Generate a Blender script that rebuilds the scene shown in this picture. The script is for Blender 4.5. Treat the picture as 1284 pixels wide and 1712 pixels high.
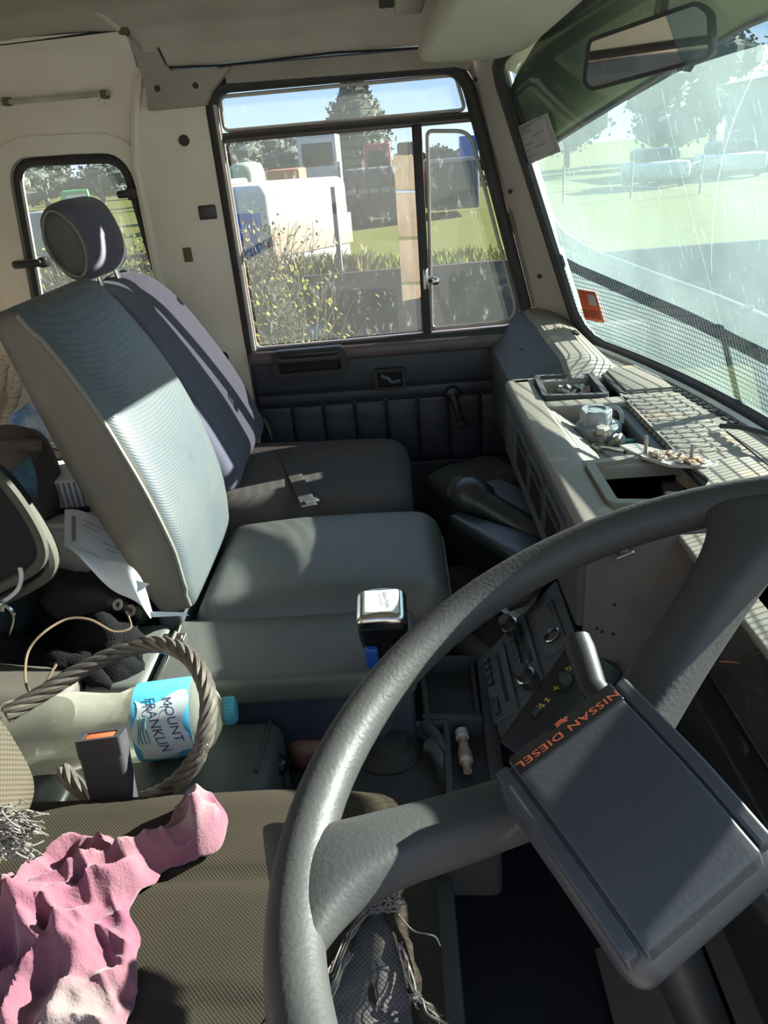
import bpy, bmesh, math, random
from mathutils import Vector, Matrix, Quaternion, noise
R = math.radians
rnd = random.Random(7)
for o in list(bpy.data.objects): bpy.data.objects.remove(o)
SC = bpy.context.scene
COL = SC.collection

# ------------------------------------------------------------------ camera
# x = truck forward, y = towards the passenger (left) side, z = up, camera at the driver's open door
F, IW, IH = 1260.0, 1284.0, 1712.0
yaw, pit, rol = R(2.3), R(25.4), R(4.9)
UP = Vector((0, 0, 1))
f0 = Vector((-math.sin(yaw), math.cos(yaw), 0)); r0 = Vector((math.cos(yaw), math.sin(yaw), 0))
CF = f0*math.cos(pit) - UP*math.sin(pit); u0 = UP*math.cos(pit) + f0*math.sin(pit)
CR = r0*math.cos(rol) - u0*math.sin(rol); CU = u0*math.cos(rol) + r0*math.sin(rol)
cam = bpy.data.cameras.new('camera'); camo = bpy.data.objects.new('camera', cam); COL.objects.link(camo)
camo.matrix_world = Matrix(((CR.x, CU.x, -CF.x, 0), (CR.y, CU.y, -CF.y, 0), (CR.z, CU.z, -CF.z, 0), (0, 0, 0, 1)))
cam.sensor_fit = 'VERTICAL'; cam.sensor_height = 36; cam.lens = F/IH*36; cam.clip_start = .01; cam.clip_end = 3000
SC.camera = camo

# ------------------------------------------------------------------ world, sun, exposure
SUN_AZ, SUN_EL = R(24), R(22)
SUNDIR = Vector((math.cos(SUN_EL)*math.cos(SUN_AZ), math.cos(SUN_EL)*math.sin(SUN_AZ), math.sin(SUN_EL)))
W = bpy.data.worlds.new('sky'); SC.world = W; W.use_nodes = True
nt = W.node_tree; nt.nodes.clear()
def wn(t, **k):
    n = nt.nodes.new(t)
    for a, b in k.items(): setattr(n, a, b)
    return n
tc = wn('ShaderNodeTexCoord'); sep = wn('ShaderNodeSeparateXYZ'); nt.links.new(tc.outputs['Generated'], sep.inputs[0])
rmp = wn('ShaderNodeValToRGB'); nt.links.new(sep.outputs['Z'], rmp.inputs[0])
e = rmp.color_ramp.elements
e[0].position = 0.0; e[0].color = (.56, .72, .86, 1)
e[1].position = .9; e[1].color = (.24, .45, .80, 1)
q = e.new(.12); q.color = (.36, .58, .86, 1)
q = e.new(.35); q.color = (.28, .50, .84, 1)
mp = wn('ShaderNodeMapping'); mp.inputs['Scale'].default_value = (1, 1, 3.2); nt.links.new(tc.outputs['Generated'], mp.inputs[0])
nz = wn('ShaderNodeTexNoise'); nz.inputs['Scale'].default_value = 3.1; nz.inputs['Detail'].default_value = 7; nt.links.new(mp.outputs[0], nz.inputs[0])
cr = wn('ShaderNodeValToRGB'); cr.color_ramp.elements[0].position = .54; cr.color_ramp.elements[1].position = .80; nt.links.new(nz.outputs[0], cr.inputs[0])
mx = wn('ShaderNodeMixRGB'); nt.links.new(cr.outputs[0], mx.inputs[0]); nt.links.new(rmp.outputs[0], mx.inputs[1]); mx.inputs[2].default_value = (1.0, 1.0, 1.0, 1)
bg = wn('ShaderNodeBackground'); bg.inputs['Strength'].default_value = 1.0; nt.links.new(mx.outputs[0], bg.inputs[0])
wo = wn('ShaderNodeOutputWorld'); nt.links.new(bg.outputs[0], wo.inputs[0])
sl = bpy.data.lights.new('sun', 'SUN'); sl.energy = 23.0; sl.color = (1.0, .93, .80); sl.angle = R(.53)
so = bpy.data.objects.new('sun', sl); COL.objects.link(so)
so.rotation_euler = SUNDIR.to_track_quat('Z', 'Y').to_euler()
SC.view_settings.view_transform = 'Standard'; SC.view_settings.look = 'None'
SC.view_settings.gamma = 1; SC.view_settings.use_curve_mapping = False
SC.view_settings.exposure = 0.64

# ------------------------------------------------------------------ helpers
def ray(px, py): return CF + CR*((px - IW/2)/F) - CU*((py - IH/2)/F)
def at(px, py, X=None, Y=None, Z=None, t=None):
    d = ray(px, py)
    if X is not None: return d*(X/d.x)
    if Y is not None: return d*(Y/d.y)
    if Z is not None: return d*(Z/d.z)
    return d*t
def atp(px, py, p, n):
    d = ray(px, py); return d*(Vector(p).dot(n)/d.dot(n))
def cat(p0, p1, p2, p3, t):
    return ((p1*2) + (p2-p0)*t + (p0*2-p1*5+p2*4-p3)*(t*t) + (p1*3-p0-p2*3+p3)*(t*t*t))*.5
def spline(pts, n=6, closed=False):
    P = [Vector(p) for p in pts]; m = len(P); out = []
    if closed:
        for i in range(m):
            for k in range(n): out.append(cat(P[i-1], P[i], P[(i+1) % m], P[(i+2) % m], k/n))
        return out
    for i in range(m-1):
        a = P[i-1] if i > 0 else P[i]*2 - P[i+1]; d = P[i+2] if i+2 < m else P[i+1]*2 - P[i]
        for k in range(n): out.append(cat(a, P[i], P[i+1], d, k/n))
    out.append(P[-1]); return out
def rounded(poly, r, n=5):
    """2-D polygon with rounded corners"""
    P = [Vector(p) for p in poly]; out = []; m = len(P)
    for i in range(m):
        a, b, c = P[i-1], P[i], P[(i+1) % m]
        rr = r[i] if isinstance(r, (list, tuple)) else r
        k = min(rr, (a-b).length*.48, (c-b).length*.48)
        s = b + (a-b).normalized()*k; t = b + (c-b).normalized()*k
        for j in range(n+1):
            w = j/n; out.append(s*(1-w)**2 + b*2*w*(1-w) + t*w*w)
    return out
def frame(o, x, y, z):
    x, y, z = Vector(x), Vector(y), Vector(z)
    return Matrix(((x.x, y.x, z.x, o[0]), (x.y, y.y, z.y, o[1]), (x.z, y.z, z.z, o[2]), (0, 0, 0, 1)))
def frame_z(o, z, hint=(0, 0, 1)):
    z = Vector(z).normalized(); h = Vector(hint)
    if abs(z.dot(h)) > .98: h = Vector((1, 0, 0))
    x = h.cross(z).normalized(); y = z.cross(x)
    return frame(o, x, y, z)

class MB:
    def __init__(s): s.v = []; s.f = []; s.m = []
    def add(s, vs, fs, M=None, mi=0):
        b = len(s.v)
        s.v += [tuple(M @ Vector(v)) if M is not None else tuple(v) for v in vs]
        for q in fs: s.f.append(tuple(b+i for i in q)); s.m.append(mi)
        return s
    def rbox(s, size, r=.005, M=None, k=1, e=3, fn=None, mi=0):
        """rounded box centred on the origin; fn bends each vertex"""
        h = [x/2 for x in size]; r = min(r, min(h)*.999)
        def line(H):
            L = [-H + r*(1-math.cos(i/e*math.pi/2)) for i in range(e)] if r > 0 else [-H]
            kk = max(1, k)
            I = [(-H+r) + (2*(H-r))*i/kk for i in range(kk+1)]
            if r <= 0: return I
            return L + I + [-a for a in reversed(L)]
        Ls = [line(H) for H in h]; vs = []; fs = []; idx = {}
        def vid(p):
            key = (round(p[0], 7), round(p[1], 7), round(p[2], 7))
            if key not in idx:
                inn = Vector([max(-h[i]+r, min(h[i]-r, p[i])) for i in range(3)])
                d = Vector(p) - inn
                if d.length > 1e-9 and r > 0: w = inn + d.normalized()*r
                else: w = Vector(p)
                if fn: w = Vector(fn(w))
                idx[key] = len(vs); vs.append(w)
            return idx[key]
        for ax in range(3):
            a, b = (ax+1) % 3, (ax+2) % 3
            for sg in (-1, 1):
                for i in range(len(Ls[a])-1):
                    for j in range(len(Ls[b])-1):
                        q = []
                        for (ii, jj) in ((i, j), (i+1, j), (i+1, j+1), (i, j+1)):
                            p = [0, 0, 0]; p[ax] = sg*h[ax]; p[a] = Ls[a][ii]; p[b] = Ls[b][jj]; q.append(vid(p))
                        if sg < 0: q.reverse()
                        if len(set(q)) >= 3: fs.append(list(dict.fromkeys(q)))
        return s.add(vs, fs, M, mi)
    def box(s, lo, hi, r=.004, mi=0, e=2):
        c = [(a+b)/2 for a, b in zip(lo, hi)]; z = [abs(b-a) for a, b in zip(lo, hi)]
        return s.rbox(z, r, Matrix.Translation(c), 1, e, None, mi)
    def tube(s, pts, r, n=8, closed=False, cap=True, mi=0, flat=None):
        P = [Vector(p) for p in pts]; m = len(P); vs = []; fs = []
        T = []
        for i in range(m):
            a = P[i-1] if (i or closed) else P[0]; b = P[(i+1) % m] if (i < m-1 or closed) else P[-1]
            d = b-a; T.append(d.normalized() if d.length > 1e-9 else Vector((0, 0, 1)))
        h = Vector((0, 0, 1)) if abs(T[0].z) < .9 else Vector((1, 0, 0))
        N = (h - T[0]*h.dot(T[0])).normalized()
        for i in range(m):
            if i:
                N = N - T[i]*N.dot(T[i])
                N = N.normalized() if N.length > 1e-6 else Vector((1, 0, 0))
            B = T[i].cross(N)
            rr = r[i] if isinstance(r, (list, tuple)) else r
            for k in range(n):
                a = 2*math.pi*k/n
                vs.append(P[i] + N*(math.cos(a)*rr) + B*(math.sin(a)*rr*(flat or 1)))
        for i in range(m if closed else m-1):
            j = (i+1) % m
            for k in range(n):
                l = (k+1) % n; fs.append((i*n+k, i*n+l, j*n+l, j*n+k))
        if cap and not closed:
            fs.append(tuple(reversed(range(n)))); fs.append(tuple((m-1)*n+k for k in range(n)))
        return s.add(vs, fs, None, mi)
    def lathe(s, prof, n=20, M=None, mi=0, fn=None, caps=True):
        vs = []; fs = []
        for (r, z) in prof:
            for k in range(n):
                a = 2*math.pi*k/n; p = Vector((max(r, 1e-5)*math.cos(a), max(r, 1e-5)*math.sin(a), z))
                if fn: p = fn(p, a)
                vs.append(p)
        for i in range(len(prof)-1):
            for k in range(n):
                l = (k+1) % n; fs.append((i*n+k, i*n+l, (i+1)*n+l, (i+1)*n+k))
        if caps:
            fs.append(tuple(reversed(range(n)))); fs.append(tuple((len(prof)-1)*n+k for k in range(n)))
        return s.add(vs, fs, M, mi)
    def prism(s, poly, z0, z1, M=None, mi=0, bev=0):
        P = [Vector((p[0], p[1])) for p in poly]; n = len(P)
        ar = sum(P[i-1].x*P[i].y - P[i].x*P[i-1].y for i in range(n))
        if ar < 0: P.reverse()
        rings = [(z0, 0), (z1, 0)]
        if bev: rings = [(z0, 0), (z1-bev, 0), (z1-bev*.3, bev*.3), (z1, bev)]
        vs = []; fs = []
        for (z, ins) in rings:
            for i in range(n):
                p = P[i]
                if ins:
                    a = (P[i]-P[i-1]); b = (P[(i+1) % n]-P[i])
                    na = Vector((-a.y, a.x)).normalized() if a.length > 1e-9 else Vector((0, 0)); nb = Vector((-b.y, b.x)).normalized() if b.length > 1e-9 else Vector((0, 0))
                    w = na+nb
                    p = p + (w.normalized()*ins if w.length > 1e-6 else w)
                vs.append((p.x, p.y, z))
        for k in range(len(rings)-1):
            for i in range(n):
                j = (i+1) % n; fs.append((k*n+i, k*n+j, (k+1)*n+j, (k+1)*n+i))
        fs.append(tuple(reversed(range(n)))); fs.append(tuple((len(rings)-1)*n+i for i in range(n)))
        return s.add(vs, fs, M, mi)
    def ringplate(s, outer, inner, z0, z1, M=None, mi=0):
        """plate with a hole: both loops resampled by angle about the hole's centre"""
        c = sum((Vector(p) for p in inner), Vector((0, 0)))/len(inner)
        def hit(loop, a):
            d = Vector((math.cos(a), math.sin(a))); best = None
            for i in range(len(loop)):
                p, q = Vector(loop[i-1])-c, Vector(loop[i])-c; e_ = q-p
                den = d.x*e_.y - d.y*e_.x
                if abs(den) < 1e-12: continue
                t = (p.x*e_.y - p.y*e_.x)/den; u = (p.x*d.y - p.y*d.x)/den
                if t > 0 and -1e-6 <= u <= 1+1e-6 and (best is None or t > best): best = t
            return c + d*(best or 0)
        angs = sorted(set([math.atan2(p[1]-c.y, p[0]-c.x) for p in list(outer)+list(inner)]))
        n = len(angs); vs = []; fs = []
        for z in (z0, z1):
            for lp in (outer, inner):
                for a in angs: w = hit([Vector(p) for p in lp], a); vs.append((w.x, w.y, z))
        O0, I0, O1, I1 = 0, n, 2*n, 3*n
        for i in range(n):
            j = (i+1) % n
            fs += [(O1+i, O1+j, I1+j, I1+i), (O0+j, O0+i, I0+i, I0+j), (O0+i, O0+j, O1+j, O1+i), (I0+j, I0+i, I1+i, I1+j)]
        return s.add(vs, fs, M, mi)
    def grid(s, fn, nu, nv, mi=0, wrapu=False, flip=False):
        vs = [fn(i/(nu if not wrapu else nu), j/nv) for j in range(nv+1) for i in range(nu+(0 if wrapu else 1))]
        m = nu if wrapu else nu+1; fs = []
        for j in range(nv):
            for i in range(nu):
                k = (i+1) % m if wrapu else i+1
                q = (j*m+i, j*m+k, (j+1)*m+k, (j+1)*m+i); fs.append(q[::-1] if flip else q)
        return s.add(vs, fs, None, mi)
    def build(s, name, mat, parent=None, origin=None, ang=38, smooth=True):
        me = bpy.data.meshes.new(name)
        vs = s.v
        if origin is not None: o_ = Vector(origin); vs = [tuple(Vector(v)-o_) for v in vs]
        me.from_pydata(vs, [], s.f)
        mats = mat if isinstance(mat, (list, tuple)) else [mat]
        for m_ in mats: me.materials.append(m_)
        if len(mats) > 1: me.polygons.foreach_set('material_index', s.m)
        me.update()
        if smooth:
            me.shade_smooth(); me.set_sharp_from_angle(angle=R(ang))
        o = bpy.data.objects.new(name, me); COL.objects.link(o)
        if origin is not None: o.location = origin
        if parent is not None:
            o.parent = parent; pw = parent.matrix_basis
            if parent.parent: pw = parent.parent.matrix_basis @ pw
            if origin is None: o.location = -pw.translation if pw.to_3x3().is_identity else o.location
        return o
def MBn(): return MB()
def tag(o, label=None, cat=None, group=None, kind=None):
    if label: o['label'] = label
    if cat: o['category'] = cat
    if group: o['group'] = group
    if kind: o['kind'] = kind
    return o
def empty(name, loc, label=None, cat=None, group=None, kind=None):
    o = bpy.data.objects.new(name, None); COL.objects.link(o); o.location = loc; o.empty_display_size = .05
    return tag(o, label, cat, group, kind)
def copy_tree(o, parent=None):
    c = o.copy(); COL.objects.link(c)
    if parent is not None: c.parent = parent
    for ch in list(o.children): copy_tree(ch, c)
    return c
def text_mesh(body, size, bold=0.0, spacing=1.0, shear=0):
    cu = bpy.data.curves.new('t', 'FONT'); cu.body = body; cu.size = size; cu.align_x = 'CENTER'; cu.align_y = 'CENTER'
    cu.offset = bold; cu.space_character = spacing; cu.shear = shear; cu.resolution_u = 3
    ob = bpy.data.objects.new('t', cu); COL.objects.link(ob)
    bpy.context.view_layer.update()
    dg = bpy.context.evaluated_depsgraph_get(); me = bpy.data.meshes.new_from_object(ob.evaluated_get(dg))
    vs = [v.co.copy() for v in me.vertices]; fs = [tuple(p.vertices) for p in me.polygons]
    bpy.data.objects.remove(ob); bpy.data.curves.remove(cu); bpy.data.meshes.remove(me)
    return vs, fs
def subdivide(vs, fs, cuts_len):
    bm = bmesh.new(); V = [bm.verts.new(v) for v in vs]
    for q in fs:
        try: bm.faces.new([V[i] for i in q])
        except ValueError: pass
    for _ in range(4):
        es = [e_ for e_ in bm.edges if e_.calc_length() > cuts_len]
        if not es: break
        bmesh.ops.subdivide_edges(bm, edges=es, cuts=1)
        bmesh.ops.triangulate(bm, faces=bm.faces[:])
    bm.verts.index_update()
    o = [v.co.copy() for v in bm.verts], [tuple(v.index for v in f_.verts) for f_ in bm.faces]
    bm.free(); return o

# ------------------------------------------------------------------ materials
def pmat(name, col, rough=.6, metal=0, col2=None, vs=6, vamt=.5, bump=0, bs=200, spots=None, spec=.5, wave=None, stretch=None, sheen=0, trans=0, alpha=None, hue=None):
    m = bpy.data.materials.new(name); m.use_nodes = True; t = m.node_tree; b = t.nodes['Principled BSDF']
    N = lambda k: t.nodes.new(k); L = t.links.new
    b.inputs['Roughness'].default_value = rough; b.inputs['Metallic'].default_value = metal
    b.inputs['Specular IOR Level'].default_value = spec
    if sheen: b.inputs['Sheen Weight'].default_value = sheen
    if trans: b.inputs['Transmission Weight'].default_value = trans
    if alpha: b.inputs['Alpha'].default_value = alpha
    c2 = col2 or tuple(x*.72 for x in col)
    tcn = N('ShaderNodeTexCoord'); src = tcn.outputs['Object']
    if stretch:
        mpn = N('ShaderNodeMapping'); mpn.inputs['Scale'].default_value = stretch; L(src, mpn.inputs[0]); srcs = mpn.outputs[0]
    else: srcs = src
    n1 = N('ShaderNodeTexNoise'); n1.inputs['Scale'].default_value = vs; n1.inputs['Detail'].default_value = 5; n1.inputs['Roughness'].default_value = .62; L(srcs, n1.inputs['Vector'])
    r1 = N('ShaderNodeValToRGB'); r1.color_ramp.elements[0].position = .5-.22/max(vamt, .1)*.5; r1.color_ramp.elements[1].position = .5+.22/max(vamt, .1)*.5
    L(n1.outputs['Fac'], r1.inputs[0])
    mix = N('ShaderNodeMixRGB'); mix.inputs[1].default_value = (*col, 1); mix.inputs[2].default_value = (*c2, 1); L(r1.outputs[0], mix.inputs[0])
    out = mix.outputs[0]
    if spots:   # (colour, scale, threshold)
        n2 = N('ShaderNodeTexNoise'); n2.inputs['Scale'].default_value = spots[1]; n2.inputs['Detail'].default_value = 6; L(src, n2.inputs['Vector'])
        r2 = N('ShaderNodeValToRGB'); r2.color_ramp.elements[0].position = spots[2]; r2.color_ramp.elements[1].position = spots[2]+.05; L(n2.outputs['Fac'], r2.inputs[0])
        mx2 = N('ShaderNodeMixRGB'); mx2.inputs[2].default_value = (*spots[0], 1); L(r2.outputs[0], mx2.inputs[0]); L(out, mx2.inputs[1]); out = mx2.outputs[0]
    hgt = None
    if wave:    # (axis-vector scale tuple, amount, colour darkening)
        mw = N('ShaderNodeMapping'); mw.inputs['Scale'].default_value = wave[0]; L(src, mw.inputs[0])
        sx = N('ShaderNodeSeparateXYZ'); L(mw.outputs[0], sx.inputs[0])
        hs = []
        for ax in 'XYZ':
            i = 'XYZ'.index(ax)
            if wave[0][i] == 0: continue
            sn = N('ShaderNodeMath'); sn.operation = 'SINE'; L(sx.outputs[ax], sn.inputs[0]); hs.append(sn.outputs[0])
        h = hs[0]
        for k in hs[1:]:
            ad = N('ShaderNodeMath'); ad.operation = 'MULTIPLY' if wave[1] > 0 else 'ADD'; L(h, ad.inputs[0]); L(k, ad.inputs[1]); h = ad.outputs[0]
        mr = N('ShaderNodeMapRange'); mr.inputs[1].default_value = -1; mr.inputs[2].default_value = 1; L(h, mr.inputs[0]); hgt = mr.outputs[0]
        mm = N('ShaderNodeMixRGB'); mm.blend_type = 'MULTIPLY'; mm.inputs[0].default_value = wave[2]
        L(out, mm.inputs[1]); L(hgt, mm.inputs[2]); out = mm.outputs[0]
    L(out, b.inputs['Base Color'])
    if bump or hgt is not None:
        bp = N('ShaderNodeBump'); bp.inputs['Strength'].default_value = max(bump, abs(wave[1]) if wave else 0); bp.inputs['Distance'].default_value = .002
        if hgt is None:
            n3 = N('ShaderNodeTexNoise'); n3.inputs['Scale'].default_value = bs; n3.inputs['Detail'].default_value = 3; L(srcs, n3.inputs['Vector']); hgt = n3.outputs['Fac']
        L(hgt, bp.inputs['Height']); L(bp.outputs[0], b.inputs['Normal'])
    return m
M = {}
M['cream'] = pmat('cream_paint', (.76, .70, .60), .45, col2=(.66, .59, .49), vs=5, spots=((.13, .07, .04), 24, .715))
M['taupe'] = pmat('taupe_trim', (.36, .32, .28), .7, col2=(.28, .245, .21), vs=9)
M['liner'] = pmat('headliner', (.47, .43, .375), .85, col2=(.36, .315, .265), vs=6, bump=.15, bs=30)
M['visor'] = pmat('visor_vinyl', (.50, .47, .41), .6, col2=(.44, .41, .36), vs=4, bump=.05, bs=40)
M['rubber'] = pmat('black_rubber', (.022, .021, .02), .7, col2=(.04, .038, .035), vs=30)
M['bead'] = pmat('pale_bead', (.5, .48, .44), .4, col2=(.3, .27, .23), vs=14)
M['door'] = pmat('door_vinyl', (.042, .046, .062), .5, col2=(.034, .037, .05), vs=9, bump=.1, bs=90)
M['sill'] = pmat('sill_paint', (.15, .11, .10), .45, col2=(.07, .06, .065), vs=10)
M['blackp'] = pmat('black_plastic', (.018, .018, .02), .38, col2=(.03, .03, .03), vs=20)
M['dash'] = pmat('dusty_dash_plastic', (.19, .178, .155), .62, col2=(.24, .205, .155), vs=7, bump=.12, bs=260, spots=((.32, .25, .17), 16, .62))
M['dashface'] = pmat('grey_dash_plastic', (.066, .069, .076), .62, col2=(.085, .084, .085), vs=8, bump=.08, bs=300, spec=.3)
M['dashdark'] = pmat('dark_dash_plastic', (.045, .046, .05), .5, col2=(.06, .06, .062), vs=12, bump=.06, bs=300)
M['console'] = pmat('console_vinyl', (.105, .108, .102), .5, col2=(.135, .130, .116), vs=6, bump=.1, bs=200)
M['consoleside'] = pmat('console_side', (.035, .042, .065), .45, col2=(.045, .05, .07), vs=8)
M['cover'] = pmat('engine_cover_vinyl', (.062, .072, .072), .5, col2=(.085, .092, .088), vs=5, bump=.12, bs=150)
M['seatv'] = pmat('ribbed_blue_vinyl', (.088, .113, .135), .42, col2=(.135, .143, .138), vs=6, wave=((1500, 0, 1700), .2, .42))
M['seatvc'] = pmat('ribbed_cushion_vinyl', (.112, .124, .125), .42, col2=(.155, .150, .130), vs=6, wave=((1700, 1300, 0), .2, .42))
M['seatside'] = pmat('brown_grey_vinyl', (.12, .11, .095), .55, col2=(.15, .125, .095), vs=7, bump=.15, bs=60)
M['piping'] = pmat('grey_piping', (.2, .19, .17), .5)
M['navy'] = pmat('navy_fabric', (.075, .076, .125), .9, col2=(.11, .105, .15), vs=7, wave=((0, 1300, 1500), .2, .35), sheen=.2)
M['navyside'] = pmat('grey_green_vinyl', (.09, .092, .085), .6)
M['passc'] = pmat('worn_brown_fabric', (.062, .054, .056), .9, col2=(.085, .071, .065), vs=8, wave=((1500, 1500, 0), .15, .25), spots=((.06, .045, .04), 7, .62))
M['belt'] = pmat('webbing_strap', (.06, .052, .048), .85, wave=((0, 0, 0.0001), .1, 0))
M['brownf'] = pmat('brown_woven_fabric', (.058, .046, .033), .95, col2=(.043, .035, .027), vs=6, wave=((1800, 1800, 0), .22, .35), spec=.08)
M['bolster'] = pmat('tan_woven_fabric', (.105, .08, .05), .92, col2=(.08, .063, .043), vs=12, wave=((0, 1100, 1100), .5, .5))
M['orange_pipe'] = pmat('orange_piping', (.5, .2, .07), .6)
M['foam'] = pmat('grey_under_cloth', (.15, .13, .122), .95, col2=(.115, .10, .095), vs=14, wave=((1500, 1500, 0), .3, .35))
M['thread'] = pmat('frayed_thread', (.24, .205, .18), .9, col2=(.13, .115, .11), vs=60)
M['wheel'] = pmat('steering_wheel_plastic', (.047, .047, .050), .5, col2=(.062, .059, .055), vs=12, bump=.16, bs=380, spec=.35)
M['pad'] = pmat('horn_pad_plastic', (.042, .044, .054), .42, col2=(.054, .053, .060), vs=7, bump=.05, bs=400)
M['strip'] = pmat('black_badge_strip', (.008, .008, .009), .3)
M['redtext'] = pmat('orange_red_lettering', (.34, .065, .028), .5)
M['gaugeink'] = pmat('orange_gauge_print', (.85, .26, .10), .6)
M['yellow'] = pmat('yellow_marking', (.6, .42, .05), .5)
M['chrome'] = pmat('chrome', (.7, .7, .68), .18, 1, col2=(.5, .48, .45), vs=30)
M['steel'] = pmat('dull_steel', (.42, .40, .37), .42, 1, col2=(.26, .22, .18), vs=60)
M['zinc'] = pmat('zinc_bolt', (.55, .53, .48), .5, .5, col2=(.3, .27, .22), vs=90)
M['cable'] = pmat('greasy_wire_rope', (.20, .175, .15), .45, .55, col2=(.10, .085, .07), vs=60)
M['floor'] = pmat('navy_floor_mat', (.016, .019, .034), .55, col2=(.03, .026, .026), vs=5, bump=.3, bs=80)
M['mat'] = pmat('brown_dusty_mat', (.13, .11, .095), .8, col2=(.085, .075, .07), vs=9, bump=.1, bs=200)
M['dark'] = pmat('dark_cavity', (.012, .012, .013), .8)
M['pink'] = pmat('pink_towelling', (.150, .034, .072), .95, col2=(.205, .085, .105), vs=9, vamt=.8, bump=.5, bs=420, sheen=.3, spots=((.21, .15, .145), 7, .58))
M['paper'] = pmat('white_paper', (.70, .69, .68), .8, col2=(.64, .64, .66), vs=4)
M['ink'] = pmat('grey_print', (.22, .24, .30), .8)
M['blackcloth'] = pmat('black_fleece', (.006, .006, .007), 1, col2=(.012, .012, .012), vs=60, bump=1, bs=420, spec=.1)
M['trouser'] = pmat('dark_brown_canvas', (.03, .026, .022), .95, col2=(.045, .037, .03), vs=20, bump=.2, bs=90)
M['bag'] = pmat('black_nylon', (.014, .017, .018), .7, col2=(.02, .024, .024), vs=18, bump=.2, bs=400, spec=.15)
M['bagtrim'] = pmat('dusty_bag_piping', (.085, .08, .06), .8, col2=(.06, .057, .044), vs=24)
M['whitep'] = pmat('white_plastic', (.62, .61, .60), .4, col2=(.55, .53, .51), vs=8)
M['redplastic'] = pmat('faded_red_plastic', (.24, .095, .075), .4, col2=(.19, .10, .08), vs=18)
M['clearp'] = pmat('clear_plastic', (.6, .55, .52), .2, trans=.7)
M['orange'] = pmat('orange_button', (.75, .15, .06), .4)
M['buckle'] = pmat('buckle_plastic', (.052, .047, .052), .38, col2=(.06, .055, .06), vs=20)
M['rope'] = pmat('cream_rope', (.6, .5, .38), .9, col2=(.42, .33, .24), vs=80)
M['string'] = pmat('brown_bootlace', (.17, .115, .07), .9)
M['bluecap'] = pmat('teal_cap', (.12, .50, .60), .4)
M['bluelab'] = pmat('blue_label', (.06, .36, .62), .35, col2=(.12, .5, .72), vs=14)
M['whitelab'] = pmat('white_label', (.72, .76, .80), .35)
M['navytext'] = pmat('navy_lettering', (.03, .05, .14), .5)
M['capgrey'] = pmat('grey_alloy_cap', (.22, .26, .28), .5, .2, col2=(.30, .32, .32), vs=25)
M['tealbit'] = pmat('teal_plastic', (.08, .38, .36), .4)
M['rust'] = pmat('rusty_plate', (.55, .50, .42), .6, .2, col2=(.36, .20, .11), vs=45, vamt=.9)
M['greycoat'] = pmat('grey_blue_plastic', (.085, .10, .125), .5)
M['blacksat'] = pmat('satin_black_tube', (.028, .032, .036), .35)
M['olive'] = pmat('dark_olive_canvas', (.045, .047, .04), .9, col2=(.03, .03, .027), vs=15)
M['leather'] = pmat('worn_leather', (.085, .075, .06), .6, col2=(.06, .05, .04), vs=20)
M['timber'] = pmat('grey_timber', (.19, .18, .16), .8, col2=(.13, .12, .105), vs=20, stretch=(1, 6, 6))
M['blueplastic'] = pmat('blue_plastic', (.02, .09, .42), .35)
M['stickerorange'] = pmat('orange_sticker', (.80, .13, .04), .5)
M['sticker'] = pmat('pale_sticker', (.52, .50, .50), .7)
M['capbrown'] = pmat('brown_cap_fabric', (.10, .085, .075), .9, col2=(.075, .06, .055), vs=20, bump=.2, bs=300)
M['capblue'] = pmat('blue_print', (.03, .05, .13), .8, col2=(.05, .15, .18), vs=28, vamt=.9)
M['teal'] = pmat('teal_print', (.06, .25, .25), .8)
M['silverblue'] = pmat('blue_foil', (.12, .30, .62), .25, col2=(.65, .70, .75), vs=24, vamt=.9)
M['tan'] = pmat('tan_plate', (.13, .085, .045), .6)
M['toemat'] = pmat('brown_rubber_mat', (.26, .22, .185), .8, col2=(.19, .165, .145), vs=9, bump=.1, bs=200)
M['screw'] = pmat('dark_screw', (.05, .045, .04), .5, .6)
M['hose'] = pmat('grey_hose', (.06, .07, .075), .35)
# outside
M['grass'] = pmat('grass', (.070, .088, .010), .95, col2=(.090, .085, .020), vs=.5, vamt=.7, spec=.08)
M['blade'] = pmat('grass_blade', (.12, .155, .018), .9, col2=(.20, .17, .045), vs=1.5, vamt=.8, spec=.08)
M['weed'] = pmat('dry_weed', (.19, .15, .085), .95, col2=(.11, .12, .035), vs=3, vamt=.8, spec=.08)
M['leafd'] = pmat('dark_foliage', (.045, .065, .05), .9, col2=(.075, .10, .065), vs=.8, spec=.08)
M['leafb'] = pmat('bluish_foliage', (.07, .09, .085), .9, col2=(.11, .125, .10), vs=.8, spec=.08)
M['bark'] = pmat('bark', (.10, .08, .06), .9)
M['whitevan'] = pmat('white_caravan_paint', (.50, .49, .47), .4)
M['tanpanel'] = pmat('tan_caravan_band', (.30, .235, .165), .6)
M['shed'] = pmat('grey_roof', (.20, .20, .22), .6)
M['shedwall'] = pmat('shed_wall', (.30, .30, .30), .7)
M['gravel'] = pmat('pale_gravel', (.24, .22, .19), .95, col2=(.19, .17, .15), vs=3)
M['redcar'] = pmat('red_truck_paint', (.36, .05, .05), .4)
M['darkmetal'] = pmat('dark_truck_steel', (.05, .052, .062), .5)
M['fence'] = pmat('dark_brown_sheet', (.05, .042, .042), .6, col2=(.075, .06, .058), vs=3, spec=.08)
M['post'] = pmat('grey_post', (.12, .115, .11), .7)
M['wood'] = pmat('tan_timber_board', (.075, .050, .027), .8, col2=(.045, .029, .016), vs=9, stretch=(6, 6, 1), vamt=.8)
M['greenpaint'] = pmat('green_truck_paint', (.075, .095, .042), .45, col2=(.062, .08, .036), vs=5)
M['blue'] = pmat('blue_paint_and_shade', (.05, .13, .42), .5)  # own colour of the upright sheet; painted shade on the caravan end
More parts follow.
